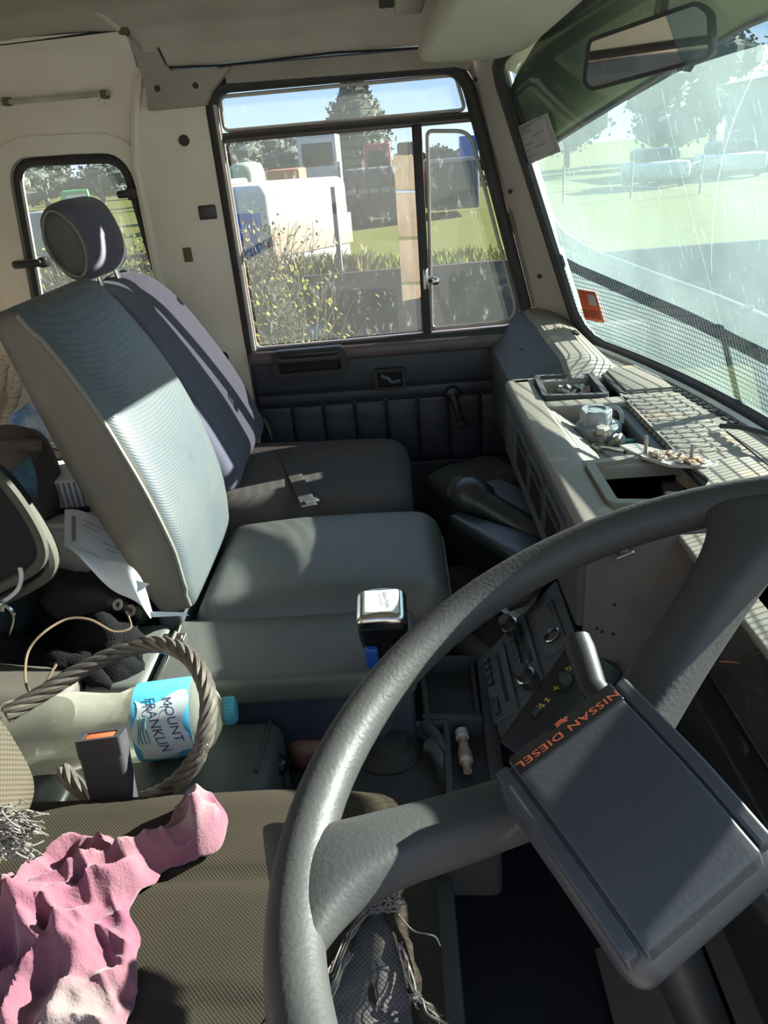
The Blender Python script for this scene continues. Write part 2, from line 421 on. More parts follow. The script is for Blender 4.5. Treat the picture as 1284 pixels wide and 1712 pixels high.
M['greenplastic'] = pmat('bright_green_plastic', (.05, .45, .12), .5)
M['carroof'] = pmat('pale_green_paint', (.26, .32, .21), .4)
M['orangep'] = pmat('orange_paint', (.35, .13, .04), .5)
M['guard'] = pmat('guard_steel', (.035, .04, .038), .7, 0)

def glass_mat(name, dust, tint=(.93, .96, .95), streak=.0, arcs=None, dustcol=(.62, .66, .63), sscale=(30, 30, 30)):
    m = bpy.data.materials.new(name); m.use_nodes = True; t = m.node_tree; t.nodes.clear()
    N = lambda k: t.nodes.new(k); L = t.links.new
    out = N('ShaderNodeOutputMaterial')
    tr = N('ShaderNodeBsdfTransparent'); tr.inputs[0].default_value = (*tint, 1)
    gl = N('ShaderNodeBsdfGlossy'); gl.inputs['Roughness'].default_value = .02; gl.inputs[0].default_value = (.9, .9, .9, 1)
    fr = N('ShaderNodeFresnel'); fr.inputs[0].default_value = 1.45
    fm = N('ShaderNodeMath'); fm.operation = 'MULTIPLY'; fm.inputs[1].default_value = .7; L(fr.outputs[0], fm.inputs[0])
    m1 = N('ShaderNodeMixShader'); L(fm.outputs[0], m1.inputs[0]); L(tr.outputs[0], m1.inputs[1]); L(gl.outputs[0], m1.inputs[2])
    tl = N('ShaderNodeBsdfTranslucent'); tl.inputs[0].default_value = (*dustcol, 1)
    df = N('ShaderNodeBsdfDiffuse'); df.inputs[0].default_value = (*dustcol, 1)
    md = N('ShaderNodeMixShader'); md.inputs[0].default_value = .3; L(tl.outputs[0], md.inputs[1]); L(df.outputs[0], md.inputs[2])
    tcn = N('ShaderNodeTexCoord')
    mpn = N('ShaderNodeMapping'); mpn.inputs['Scale'].default_value = sscale; mpn.inputs['Rotation'].default_value = (R(25), 0, 0); L(tcn.outputs['Object'], mpn.inputs[0])
    n1 = N('ShaderNodeTexNoise'); n1.inputs['Scale'].default_value = 1; n1.inputs['Detail'].default_value = 8; n1.inputs['Roughness'].default_value = .7; L(mpn.outputs[0], n1.inputs['Vector'])
    n2 = N('ShaderNodeTexNoise'); n2.inputs['Scale'].default_value = 4; n2.inputs['Detail'].default_value = 4; L(tcn.outputs['Object'], n2.inputs['Vector'])
    mr = N('ShaderNodeMapRange'); mr.inputs[1].default_value = .35; mr.inputs[2].default_value = .75; mr.inputs[3].default_value = dust*.75; mr.inputs[4].default_value = dust*1.3; L(n2.outputs[0], mr.inputs[0])
    ms = N('ShaderNodeMapRange'); ms.inputs[1].default_value = .60; ms.inputs[2].default_value = .72; ms.inputs[3].default_value = 0; ms.inputs[4].default_value = streak; L(n1.outputs[0], ms.inputs[0])
    ad = N('ShaderNodeMath'); ad.operation = 'ADD'; ad.use_clamp = True; L(mr.outputs[0], ad.inputs[0]); L(ms.outputs[0], ad.inputs[1]); fac = ad.outputs[0]
    for (cy, cz, rad, w, amt, za, zb) in (arcs or []):
        sx = N('ShaderNodeSeparateXYZ'); L(tcn.outputs['Object'], sx.inputs[0])
        cb = N('ShaderNodeCombineXYZ'); L(sx.outputs['Y'], cb.inputs[0]); L(sx.outputs['Z'], cb.inputs[1])
        ds = N('ShaderNodeVectorMath'); ds.operation = 'DISTANCE'; L(cb.outputs[0], ds.inputs[0]); ds.inputs[1].default_value = (cy, cz, 0)
        sb = N('ShaderNodeMath'); sb.operation = 'SUBTRACT'; L(ds.outputs['Value'], sb.inputs[0]); sb.inputs[1].default_value = rad
        ab = N('ShaderNodeMath'); ab.operation = 'ABSOLUTE'; L(sb.outputs[0], ab.inputs[0])
        lt = N('ShaderNodeMapRange'); lt.inputs[1].default_value = w*.3; lt.inputs[2].default_value = w; lt.inputs[3].default_value = amt; lt.inputs[4].default_value = 0; L(ab.outputs[0], lt.inputs[0])
        g1 = N('ShaderNodeMath'); g1.operation = 'GREATER_THAN'; L(sx.outputs['Z'], g1.inputs[0]); g1.inputs[1].default_value = za
        g2 = N('ShaderNodeMath'); g2.operation = 'LESS_THAN'; L(sx.outputs['Z'], g2.inputs[0]); g2.inputs[1].default_value = zb
        gm = N('ShaderNodeMath'); gm.operation = 'MULTIPLY'; L(g1.outputs[0], gm.inputs[0]); L(g2.outputs[0], gm.inputs[1])
        g3 = N('ShaderNodeMath'); g3.operation = 'MULTIPLY'; L(gm.outputs[0], g3.inputs[0]); L(lt.outputs[0], g3.inputs[1])
        a2 = N('ShaderNodeMath'); a2.operation = 'ADD'; a2.use_clamp = True; L(fac, a2.inputs[0]); L(g3.outputs[0], a2.inputs[1]); fac = a2.outputs[0]
    m2 = N('ShaderNodeMixShader'); L(fac, m2.inputs[0]); L(m1.outputs[0], m2.inputs[1]); L(md.outputs[0], m2.inputs[2])
    L(m2.outputs[0], out.inputs[0])
    return m
M['wsglass'] = glass_mat('dusty_windscreen_glass', .24, tint=(.72, .84, .87), streak=.35, sscale=(30, 150, 26), dustcol=(.255, .37, .39),
    arcs=[(.7364, -.3736, .4653, .0012, .20, -.2, .07), (-1.805, .0103, 2.996, .0010, .17, -.32, .05), (1.0747, -23.104, 23.024, .0008, .08, -.10, -.07)])
M['doorglass'] = glass_mat('dusty_door_glass', .045, tint=(.88, .90, .91), streak=.28, sscale=(60, 60, 25))
M['mirror'] = pmat('mirror_glass', (.82, .83, .82), .02, 1, col2=(.8, .8, .8))
M['gaugeglass'] = glass_mat('gauge_glass', .05, tint=(.9, .9, .9))

# ================================================================== THE CAB (setting)
WALL_Y = 1.85
XZ = lambda y: Matrix(((1, 0, 0, 0), (0, 0, 1, y), (0, 1, 0, 0), (0, 0, 0, 1)))      # (x,z) polygons; local z becomes +y
def S(o): return tag(o, kind='structure')
def part(mb, name, mat, parent, **k): return mb.build(name, mat, parent, **k)

# floor of the cab and its mat
floor = S(MB().box((-1.0, -.12, -1.07), (.62, 1.85, -1.03), .004).build('floor', M['floor']))
# left side wall behind the door: plate with the quarter window opening
qwin = rounded([(-.83, .045), (-.585, .035), (-.548, -.36), (-.868, -.36)], .05, 6)
outer = [(-1.02, .20), (-.545, .20), (-.545, -1.03), (-1.02, -1.03)]
wl = MB().ringplate(outer, qwin, 0, .03, XZ(WALL_Y))
wall_left = S(wl.build('wall_left', M['cream']))
# raised lip and black rubber around the quarter window
def loop3(poly, y): return [Vector((p[0], y, p[1])) for p in poly]
def offs(poly, k):
    c = sum((Vector(p) for p in poly), Vector((0, 0)))/len(poly); out = []
    n = len(poly)
    for i in range(n):
        a = Vector(poly[i])-Vector(poly[i-1]); b = Vector(poly[(i+1) % n])-Vector(poly[i])
        t = (a.normalized() if a.length > 1e-9 else Vector((0, 0)))+(b.normalized() if b.length > 1e-9 else Vector((0, 0)))
        nn = Vector((t.y, -t.x)).normalized() if t.length > 1e-9 else Vector((0, 0))
        p = Vector(poly[i])
        if nn.dot(p-c) < 0: nn = -nn
        out.append(p+nn*k)
    return out
part(MB().ringplate(offs(qwin, .05), offs(qwin, .012), -.012, .004, XZ(WALL_Y)), 'window_lip', M['cream'], wall_left)
window_4 = S(MB().prism(offs(qwin, .004), .012, .016, XZ(WALL_Y)).build('window_4', M['doorglass']))
part(MB().tube(loop3(qwin, WALL_Y), .0105, 8, True), 'rubber_seal', M['rubber'], window_4)
# hinge (right) and catch (left) of the quarter window
p = at(228, 323, Y=1.835)
h = MB(); h.rbox((.042, .012, .028), .004, Matrix.Translation(p)); h.rbox((.03, .014, .016), .005, Matrix.Translation(p+Vector((-.028, -.002, .0)))); h.lathe([(.004, 0), (.004, .006), (.001, .008)], 8, frame_z(p+Vector((.012, -.006, .006)), (0, -1, 0)))
part(h, 'hinge', M['blackp'], window_4)
p = at(46, 441, Y=1.82)
h = MB(); h.rbox((.07, .022, .018), .008, Matrix.Translation(p)); h.rbox((.02, .03, .024), .006, Matrix.Translation(p+Vector((.035, .012, 0))))
part(h, 'catch', M['blackp'], window_4)
# upper cream cove panel, leaning in to the roof, over the quarter window
def cove(u, v):
    x = -1.02 + u*.512
    pr = [(1.849, .06), (1.838, .13), (1.825, .18), (1.80, .235), (1.77, .262)]
    k = v*(len(pr)-1); i = min(int(k), len(pr)-2); w = k-i
    y, z = pr[i][0]*(1-w)+pr[i+1][0]*w, pr[i][1]*(1-w)+pr[i+1][1]*w
    return Vector((x, y - .010*math.sin(min(1, u*1.1)*math.pi)*v, z))
cv = MB().grid(cove, 14, 12)
trim_3 = S(cv.build('trim_3', M['cream']))
part(MB().tube([at(-30, 174, Y=1.80), at(60, 167, Y=1.80), at(180, 156, Y=1.80)], .005, 8), 'curtain_rail', M['bead'], trim_3)
for px in (12, 175):
    part(MB().rbox((.014, .022, .016), .003, Matrix.Translation(at(px, 170 if px < 100 else 158, Y=1.805))), 'rail_bracket', M['tan'], trim_3)
# B pillar panel, proud of the wall
bp = [(-.555, -1.03), (-.375, -1.03), (-.375, .12), (-.40, .2), (-.50, .2), (-.530, .13), (-.555, .02)]
trim_1 = S(MB().prism(bp, .0, .05, XZ(1.828), bev=0).build('trim_1', M['cream']))
part(MB().tube([Vector((-.553, 1.832, -1.0)), Vector((-.553, 1.832, .02)), Vector((-.530, 1.832, .125)), Vector((-.505, 1.825, .2))], .012, 8), 'pillar_bead', M['cream'], trim_1)
def disc(p, r, d=.004, n=18, normal=(0, -1, 0), hole=0):
    prof = [(hole, 0), (r, 0), (r, d*.6), (r*.85, d)] + ([(hole, d)] if hole else [(r*.1, d)])
    return MB().lathe(prof, n, frame_z(p, normal))
part(disc(at(308, 235, Y=1.828), .0115, .006, hole=.004), 'grommet', M['rubber'], trim_1)
part(MB().rbox((.040, .006, .030), .0055, Matrix.Translation(at(347, 355, Y=1.826))), 'blanking_plug', M['blackp'], trim_1)
part(MB().rbox((.020, .004, .032), .002, Matrix.Translation(at(314, 426, Y=1.827))), 'slot_plate', M['tan'], trim_1)
part(MB().rbox((.022, .004, .030), .002, Matrix.Translation(at(320, 562, Y=1.827))), 'slot_plate', M['tan'], trim_1)
rec = rounded([(p.x, p.z) for p in (at(322, 584, Y=1.826), at(382, 586, Y=1.826), at(392, 655, Y=1.826), at(330, 660, Y=1.826))], .015, 4)
part(MB().prism(rec, -.003, .0, XZ(1.827)), 'reel_cavity', M['dark'], trim_1)
part(MB().ringplate(offs(rec, .012), rec, -.012, .0, XZ(1.828)), 'cavity_flange', M['cream'], trim_1)
# taupe trim cap over the pillar top
tp = [(p.x, p.z) for p in (at(192, 36, Y=1.79), at(212, 58, Y=1.79), at(230, 105, Y=1.79), at(242, 150, Y=1.79), at(246, 184, Y=1.79), at(342, 175, Y=1.79), at(352, 150, Y=1.79), at(384, 112, Y=1.79), at(284, 118, Y=1.79), at(264, 84, Y=1.79), at(242, 46, Y=1.79))]
trim_2 = S(MB().prism(tp, 0, .03, XZ(1.795), bev=0).build('trim_2', M['taupe']))
for q in ((263, 148), (327, 143)): part(disc(at(*q, Y=1.794), .006, .003), 'trim_clip', M['screw'], trim_2)
# roof lining: cove plus flat
def ceil(u, v):
    x = -1.05 + u*1.42
    pr = [(1.805, .193), (1.795, .225), (1.765, .262), (1.70, .288), (1.5, .306), (1.2, .318), (.6, .318), (.1, .305), (-.12, .27)]
    k = v*(len(pr)-1); i = min(int(k), len(pr)-2); w = k-i
    y, z = pr[i][0]*(1-w)+pr[i+1][0]*w, pr[i][1]*(1-w)+pr[i+1][1]*w
    if x < -.50 and v < .28: z = max(z, .262)
    z += .003*math.sin(x*23+y*9)*min(1, v*6) - max(0, x-.12)*.42
    return Vector((x, y, z))
ceiling = S(MB().grid(ceil, 60, 48).build('ceiling', M['liner']))
part(MB().grid(lambda u, v: ceil(u, v)+Vector((0, .012 if v < .02 else 0, .03)), 20, 16), 'roof_skin', M['greenpaint'], ceiling)
sm = MB()
sm.tube([at(205, 40, Y=1.79), at(240, 36, Y=1.78), at(255, 60, Y=1.79), at(280, 113, Y=1.797), at(376, 109, Y=1.797), at(560, 88, Y=1.797), at(705, 80, Y=1.797)], .0022, 6)
sm.tube([at(0, 74, Y=1.77), at(100, 62, Y=1.77), at(212, 48, Y=1.77)], .0025, 6)
part(sm, 'lining_seam', M['dark'], ceiling)
part(MB().tube([at(128, -4, Y=1.70), at(168, 22, Y=1.72), at(198, 46, Y=1.755)], .008, 8), 'lining_rod', M['visor'], ceiling)
part(MB().rbox((.02, .02, .016), .004, Matrix.Translation(at(207, 50, Y=1.765))), 'rod_clip', M['tan'], ceiling)
# header strip below the lining, above the door window
hd = [(p.x, p.z) for p in (at(374, 112, Y=1.82), at(720, 82, Y=1.82), at(790, 100, Y=1.82), at(782, 118, Y=1.82), at(760, 112, Y=1.82), at(380, 140, Y=1.82))]
S(MB().prism(hd, 0, .03, XZ(1.812)).build('trim_4', M['taupe']))

# ---- passenger door
door = S(empty('door_1', (0, 1.85, -.7)))
inner = rounded([(-.357, .143), (.163, .143), (.305, -.40), (-.352, -.408)], [.035, .045, .05, .012], 6)
part(MB().tube(loop3(offs(inner, .012), 1.835), .0145, 10, True), 'door_seal', M['rubber'], door)
part(MB().tube([Vector((-.362, 1.828, .12)), Vector((-.356, 1.826, -.41))], .0065, 8), 'pale_channel', M['bead'], door)
fr = MB().ringplate(offs(inner, .05), offs(inner, .002), 0, .03, XZ(1.842)); part(fr, 'window_frame', M['sill'], door)
# sash bars
part(MB().box((-.362, 1.838, .046), (.192, 1.868, .066), .004), 'sash_bar', M['sill'], door)
part(MB().box((-.36, 1.832, .053), (.19, 1.84, .060), .002), 'sash_rubber', M['rubber'], door)
part(MB().box((.058, 1.832, -.405), (.079, 1.868, .05), .004), 'divider_bar', M['rubber'], door)
w1 = rounded([(-.352, .136), (.157, .138), (.176, .070), (-.352, .070)], .014, 4)
window_1 = S(MB().prism(w1, .0, .004, XZ(1.858)).build('window_1', M['doorglass']))
part(MB().tube(loop3(w1, 1.852), .004, 6, True), 'glass_bead', M['bead'], window_1)
w2 = rounded([(-.350, .045), (.056, .045), (.056, -.400), (-.346, -.404)], .008, 3)
window_2 = S(MB().prism(w2, .0, .005, XZ(1.861)).build('window_2', M['doorglass']))
w3 = rounded([(p.x, p.z) for p in (at(714, 219, Y=1.852), at(786, 219, Y=1.852), at(868, 536, Y=1.852), at(722, 549, Y=1.852))], [.012, .03, .05, .014], 5)
window_3 = S(MB().prism(w3, .0, .004, XZ(1.854)).build('window_3', M['doorglass']))
part(MB().tube(loop3(w3, 1.852), .0042, 6, True), 'vent_frame', M['bead'], window_3)
p = at(712, 466, Y=1.835)
h = MB(); h.rbox((.014, .016, .05), .005, Matrix.Translation(p)); h.lathe([(.010, 0), (.011, .004), (.008, .012), (.003, .014)], 14, frame_z(p+Vector((.022, -.004, -.006)), (0, -1, 0)))
h.tube([p+Vector((0, -.008, .02)), p+Vector((-.004, -.02, .012)), p+Vector((-.004, -.02, -.02))], .004, 8); h.tube([p, p+Vector((.024, 0, -.006))], .007, 8)
part(h, 'vent_latch', M['chrome'], window_3)
# inner skin of the door: sill cap, upper pad, card with pleats
part(MB().box((-.37, 1.805, -.445), (.46, 1.86, -.412), .012, e=4), 'sill_cap', M['sill'], door)
part(MB().box((-.37, 1.83, -1.03), (.46, 1.872, -.425), .006), 'door_card', M['door'], door)
part(MB().box((-.365, 1.818, -.52), (.45, 1.84, -.44), .009, e=3), 'upper_pad', M['door'], door)
part(MB().box((-.365, 1.815, -.552), (.45, 1.84, -.523), .009, e=3), 'rib_pad', M['door'], door)
x = -.362
for k in range(10):
    w = .079
    def puf(v, k=k):
        return Vector((v.x, v.y - .006*(1-(v.x/.04)**2)*max(0, 1-(v.z/.09)**2) + .0018*math.sin(v.z*130+k*1.3+v.x*25), v.z))
    part(MB().rbox((w-.002, .022, .17), .008, Matrix.Translation((x+w/2, 1.83, -.641)), 8, 3, puf), 'pleat_pad', M['door'], door); x += w
part(MB().box((-.365, 1.822, -1.0), (.45, 1.84, -.728), .008), 'lower_pad', M['door'], door)
# pull pocket
p = at(518, 604, Y=1.812)
pk = rounded([(-.085, .028), (.085, .030), (.085, -.030), (-.085, -.032)], .012, 4)
h = MB().ringplate(offs(pk, .004), offs(pk, -.009), -.012, .012, XZ(0)); h.v = [tuple(Vector(v)+p) for v in h.v]
pp = part(h, 'pull_pocket', M['blackp'], door)
h = MB().prism(offs(pk, -.006), 0, .004, XZ(0)); h.v = [tuple(Vector(v)+p+Vector((0, .004, 0))) for v in h.v]; part(h, 'pocket_base', M['dark'], pp)
part(MB().box((p.x-.072, p.y-.016, p.z+.012), (p.x+.072, p.y+.0, p.z+.028), .007), 'pull_grip', M['blackp'], pp)
for dx in (-.055, .062): part(disc(p+Vector((dx, .0, -.018)), .004), 'pocket_screw', M['screw'], pp)
# latch handle
p = at(652, 633, Y=1.808)
lb = rounded([(-.038, .026), (.038, .026), (.038, -.026), (-.038, -.026)], .008, 4)
h = MB().ringplate(lb, offs(lb, -.008), -.008, .01, XZ(0)); h.v = [tuple(Vector(v)+p) for v in h.v]
lh = part(h, 'latch_bezel', M['blackp'], door)
h = MB().prism(offs(lb, -.006), 0, .004, XZ(0)); h.v = [tuple(Vector(v)+p+Vector((0, .006, 0))) for v in h.v]; part(h, 'latch_well', M['dark'], lh)
part(MB().tube(spline([p+Vector((-.022, -.004, .010)), p+Vector((-.005, -.006, .002)), p+Vector((.004, -.010, -.006)), p+Vector((.026, -.012, -.004))], 4), .005, 8), 'latch_lever', M['greycoat'], lh)
# window winder
a = at(757, 660, Y=1.795); b = at(770, 706, Y=1.785)
h = MB().lathe([(.019, 0), (.019, .012), (.015, .02), (.004, .024)], 18, frame_z(a+Vector((0, .022, 0)), (0, -1, 0))); h.tube([a, (a+b)/2+Vector((0, -.004, 0)), b], [.011, .009, .008], 10)
wc = part(h, 'window_winder', M['blackp'], door)
part(MB().lathe([(.009, 0), (.011, .008), (.011, .022), (.006, .028)], 14, frame_z(b, (0, -1, 0))), 'winder_knob', M['blackp'], wc)

# ---- A pillar and windscreen
def wsx(y, z): return .56 - .135*((y-.9)/.82)**2 - .34*(z+.42)
def ws(px, py, off=0):
    d = ray(px, py); lo, hi = .05, 6.0
    for k in range(2400):
        t = .3+k*.001
        p = d*t
        if p.x - off >= wsx(p.y, p.z): return p
    return d*2
pl = MB()
for (ya, yb, z) in ((0, 0, 0),):
    A = [Vector((.190, 1.835, .175)), Vector((.225, 1.835, .02)), Vector((.285, 1.835, -.18)), Vector((.350, 1.835, -.43))]
    B = [Vector((.212, 1.80, .19)), Vector((.258, 1.79, .02)), Vector((.322, 1.785, -.18)), Vector((.402, 1.78, -.43))]
    C = [Vector((.232, 1.735, .185)), Vector((.283, 1.735, .02)), Vector((.35, 1.735, -.18)), Vector((.432, 1.735, -.43))]
    Dk = [Vector((p.x+.03, 1.86, p.z)) for p in C]
    vs = []; fs = []
    for i in range(4): vs += [A[i], B[i], C[i], Dk[i]]
    for i in range(3):
        for k in range(4): l = (k+1) % 4; fs.append((i*4+k, i*4+l, i*4+4+l, i*4+4+k))
    fs += [(0, 1, 2, 3), (12, 13, 14, 15)]
    pl.add(vs, [q[::-1] for q in fs])
a_pillar = S(pl.build('trim_5', M['visor'], ang=50))
for q in ((795, 133), (853, 320), (902, 462)): part(disc(at(*q, Y=1.803), .005, .004, 12, (-.4, -.9, 0)), 'pillar_screw', M['screw'], a_pillar)
ZT = lambda y: .158 + .03*max(0, min(1, (1.72-y)/.4)) + .012*max(0, min(1, (1.3-y)/.8))
def wsg(u, v):
    y = 1.735 - u*1.70; z0, z1 = -.425, ZT(y)+.015
    z = z0 + (z1-z0)*v
    return Vector((wsx(y, z), y, z))
window_5 = S(MB().grid(wsg, 40, 14).build('window_5', M['wsglass']))
loop = []
for k in range(41): y = 1.73-k/40*1.69; loop.append(Vector((wsx(y, -.42)-.004, y, -.42)))
for k in range(41): y = .04+k/40*1.69; loop.append(Vector((wsx(y, ZT(y))-.004, y, ZT(y))))
# round the corners on the passenger side
def ptws(y, z): return Vector((wsx(y, z)-.004, y, z))
edge = [ptws(.04, ZT(.04))] + [ptws(.04+.04*k, ZT(.04+.04*k)) for k in range(1, 41)] + [ptws(1.70, .150), ptws(1.722, .135), ptws(1.73, .11)] + [ptws(1.73, .11-.03*k) for k in range(1, 16)] + [ptws(1.728, -.36), ptws(1.712, -.392), ptws(1.68, -.412)] + [ptws(1.64-.04*k, -.418) for k in range(41)]
part(MB().tube(edge, .0135, 8), 'windscreen_rubber', M['rubber'], window_5)
# windscreen header trim
def hdr(u, v):
    y = 1.76-u*1.72; x = wsx(y, ZT(y))
    return Vector((x - .004 - .10*v, y, ZT(y)+.012+.035*v))
S(MB().grid(hdr, 30, 3).build('trim_6', M['taupe']))
# scuttle below the windscreen, roof front and the front wall, so that no light leaks in under the dash
def sct(u, v):
    y = 1.86-u*1.9; pr = [(-.004, -.43), (.03, -.45), (.06, -.62), (.06, -1.07)]
    k = v*3; i = min(int(k), 2); w = k-i; a, b = pr[i], pr[i+1]
    return Vector((wsx(y, -.42)+a[0]*(1-w)+b[0]*w, y, a[1]*(1-w)+b[1]*w))
wall_front = S(MB().grid(sct, 24, 6).build('wall_front', M['dashdark']))
# back wall with its window
YZ = lambda x: Matrix(((0, 0, 1, x), (1, 0, 0, 0), (0, 1, 0, 0), (0, 0, 0, 1)))
bw = rounded([(.30, .12), (1.45, .12), (1.45, -.20), (.30, -.20)], .05, 5)
wall_back = S(MB().ringplate([(-.12, .30), (1.86, .30), (1.86, -1.03), (-.12, -1.03)], bw, -.03, 0, YZ(-1.0)).build('wall_back', M['cream']))
window_6 = S(MB().prism(offs(bw, .004), -.018, -.014, YZ(-1.0)).build('window_6', M['doorglass']))
part(MB().tube([Vector((-.998, p[0], p[1])) for p in bw], .012, 8, True), 'rubber_seal', M['rubber'], window_6)
# bunk shelf behind the seats
S(MB().box((-1.0, .0, -.70), (-.52, 1.845, -.655), .01).build('trim_7', M['leather']))
S(MB().box((-.54, .0, -1.03), (-.52, 1.845, -.70), .004).build('trim_8', M['leather']))

# ================================================================== DASHBOARD
DZ = -.42
dash = empty('dashboard', (.40, .90, -.60), 'dusty grey dashboard with ribbed vent, open trays and side air vents under the windscreen', 'dashboard')
tp = MB()
tp.box((.200, .795, -.475), (.254, 1.45, DZ), .010, e=4)
tp.box((.21, 1.418, -.475), (.40, 1.455, DZ), .008, e=3)
tp.box((.245, 1.262, -.475), (.395, 1.298, DZ), .006, e=3)
tp.box((.245, .985, -.50), (.395, 1.015, DZ), .006, e=3)
tp.box((.21, .795, -.475), (.44, .822, DZ), .008, e=3)
part(tp, 'tray_surround', M['dash'], dash, ang=60)
def strip(u, v):
    y = 1.845-u*1.93; x0 = .385; x1 = wsx(y, -.42)-.010
    if y < .80: x0 = .34
    return Vector((x0+(x1-x0)*v, y, DZ - .004*(v > .9) - (.010 if y < .8 else 0)))
part(MB().grid(strip, 60, 6, flip=False), 'top_panel', M['dash'], dash)
# wells
w = MB(); w.box((.245, 1.29, -.462), (.392, 1.425, -.452), .001)
part(w, 'cubby_floor', M['dashdark'], dash)
def wellf(u, v):
    x = .25+u*.14; y = 1.275-v*.27
    z = -.424 - .034*min(1, max(0, (x-.255)/.05))
    return Vector((x, y, z))
part(MB().grid(wellf, 14, 10, flip=True), 'well_floor', M['dash'], dash)
ww = MB().add([(.39, 1.275, DZ), (.39, .995, DZ), (.368, .995, -.49), (.368, 1.275, -.49)], [(0, 1, 2, 3)])
ww.box((.366, .99, -.50), (.39, 1.285, -.43), .003)
part(ww, 'well_wall', M['dashdark'], dash)
w = MB(); w.box((.245, .815, -.56), (.41, .99, -.554), .001); w.box((.400, .815, -.56), (.408, .99, -.43), .001)
w.box((.243, .815, -.56), (.249, .99, -.44), .001); w.box((.245, .985, -.56), (.41, .99, -.44), .001)
part(w, 'cubby_box', M['dark'], dash)
def ringtray(px, r, w_, name, z, up=.006, mat='dashface'):
    pl_ = rounded([(q.x, q.y) for q in [at(a, b, Z=z) for a, b in px]], r, 4)
    m = MB().ringplate(offs(pl_, 0), offs(pl_, -w_), -.03, up); m.v = [(a, b, c+z) for a, b, c in m.v]
    return part(m, name, M[mat], dash), pl_
ringtray([(892, 632), (990, 627), (1020, 664), (908, 667)], .012, .010, 'tray_frame', DZ)
ringtray([(976, 777), (1130, 757), (1205, 808), (1180, 850), (1018, 848)], .014, .013, 'tray_frame', DZ, mat='dash')
# ribbed vent: each slat a part
part(MB().box((.386, 1.0, -.446), (.484, 1.30, -.431), .001), 'vent_backing', M['dark'], dash)
y = 1.287
for k in range(14):
    s_ = MB().rbox((.094, .0158, .014), .003, Matrix.Translation((.437, y-.0079, DZ-.0055)), 1, 2)
    s_.rbox((.010, .0158, .045), .003, Matrix.Translation((.386, y-.0079, DZ-.026)) @ Matrix.Rotation(R(14), 4, 'Y'), 1, 2)
    part(s_, 'louvre_slat', M['dash'], dash); y -= .0203
# flat lids
def lid(lo, hi): part(MB().box(lo, hi, .003, e=2), 'lid_panel', M['dash'], dash)
lid((.398, 1.315, DZ-.01), (.482, 1.475, DZ+.004)); lid((.392, .70, DZ-.01), (.475, .975, DZ+.004))
for lo, hi in (((.386, 1.31, DZ-.006), (.397, 1.48, DZ+.0015)), ((.378, .70, DZ-.006), (.391, .985, DZ+.0015)), ((.392, 1.302, DZ-.006), (.484, 1.312, DZ+.0012))):
    part(MB().box(lo, hi, .001), 'lid_gap', M['dark'], dash)
# demister slots by the glass
for (ya, yb) in ((1.10, 1.36), (.74, 1.0)):
    n = 13
    m = MB()
    for k in range(n):
        yy = ya+(yb-ya)*k/n; xx = wsx(yy, -.42)-.042; ang = math.atan2((wsx(yy+.01, -.42)-wsx(yy-.01, -.42)), .02)
        m.rbox((.012, (yb-ya)/n*.72, .004), .001, Matrix.Translation((xx, yy, DZ)) @ Matrix.Rotation(-ang, 4, 'Z'), 1, 1)
    part(m, 'demister_slot', M['dark'], dash)
m = MB()
m.tube([Vector((wsx(y_, -.42)-.026, y_, DZ+.001)) for y_ in [1.75-.05*k for k in range(30)]], .006, 6, flat=1.4)
part(m, 'scuttle_strip', M['bead'], dash)
# passenger hump
def hump(u, v):
    y = 1.835-u*.415
    zt = -.358 - .036*u - (.024*max(0, (u-.86)/.14))
    xf = .302+.02*u
    pr = [(.225, -.62), (.214, -.455), (.218, -.440), (xf-.006, zt-.006), (xf+.004, zt), (xf+.05, zt-.003), (xf+.085, zt-.016), (.43, DZ-.002)]
    k = v*(len(pr)-1); i = min(int(k), len(pr)-2); w_ = k-i
    return Vector((pr[i][0]*(1-w_)+pr[i+1][0]*w_, y, pr[i][1]*(1-w_)+pr[i+1][1]*w_))
hm = MB().grid(hump, 24, 28, flip=True)
e0 = [hump(1, v/28) for v in range(29)]; hm.add(e0, [tuple(range(29))])
for f_i in range(len(hm.f)): pass
hm.m = [1 if max(hm.v[i][2] for i in q) < -.0 and sum(hm.v[i][0] for i in q)/len(q) < .305 and sum(hm.v[i][2] for i in q)/len(q) < -.372 else 0 for q in hm.f]
part(hm, 'passenger_crash_pad', [M['dash'], M['dashface']], dash, ang=30)
p = at(862, 592, Y=1.66)
fm = frame(p+Vector((-.003, 0, 0)), (0, -1, 0), Vector((.62, 0, .78)), Vector((-.78, 0, .62)))
eb = MB(); eb.rbox((.035, .018, .003), .001, fm, 1, 1); eb.rbox((.05, .005, .003), .001, fm @ Matrix.Translation((.0, .02, 0)), 1, 1)
part(eb, 'raised_lettering_plate', M['dashface'], dash)
part(MB().rbox((.014, .04, .004), .0015, Matrix.Translation(at(960, 556, Z=-.384))), 'lamp_slot', M['dark'], dash)
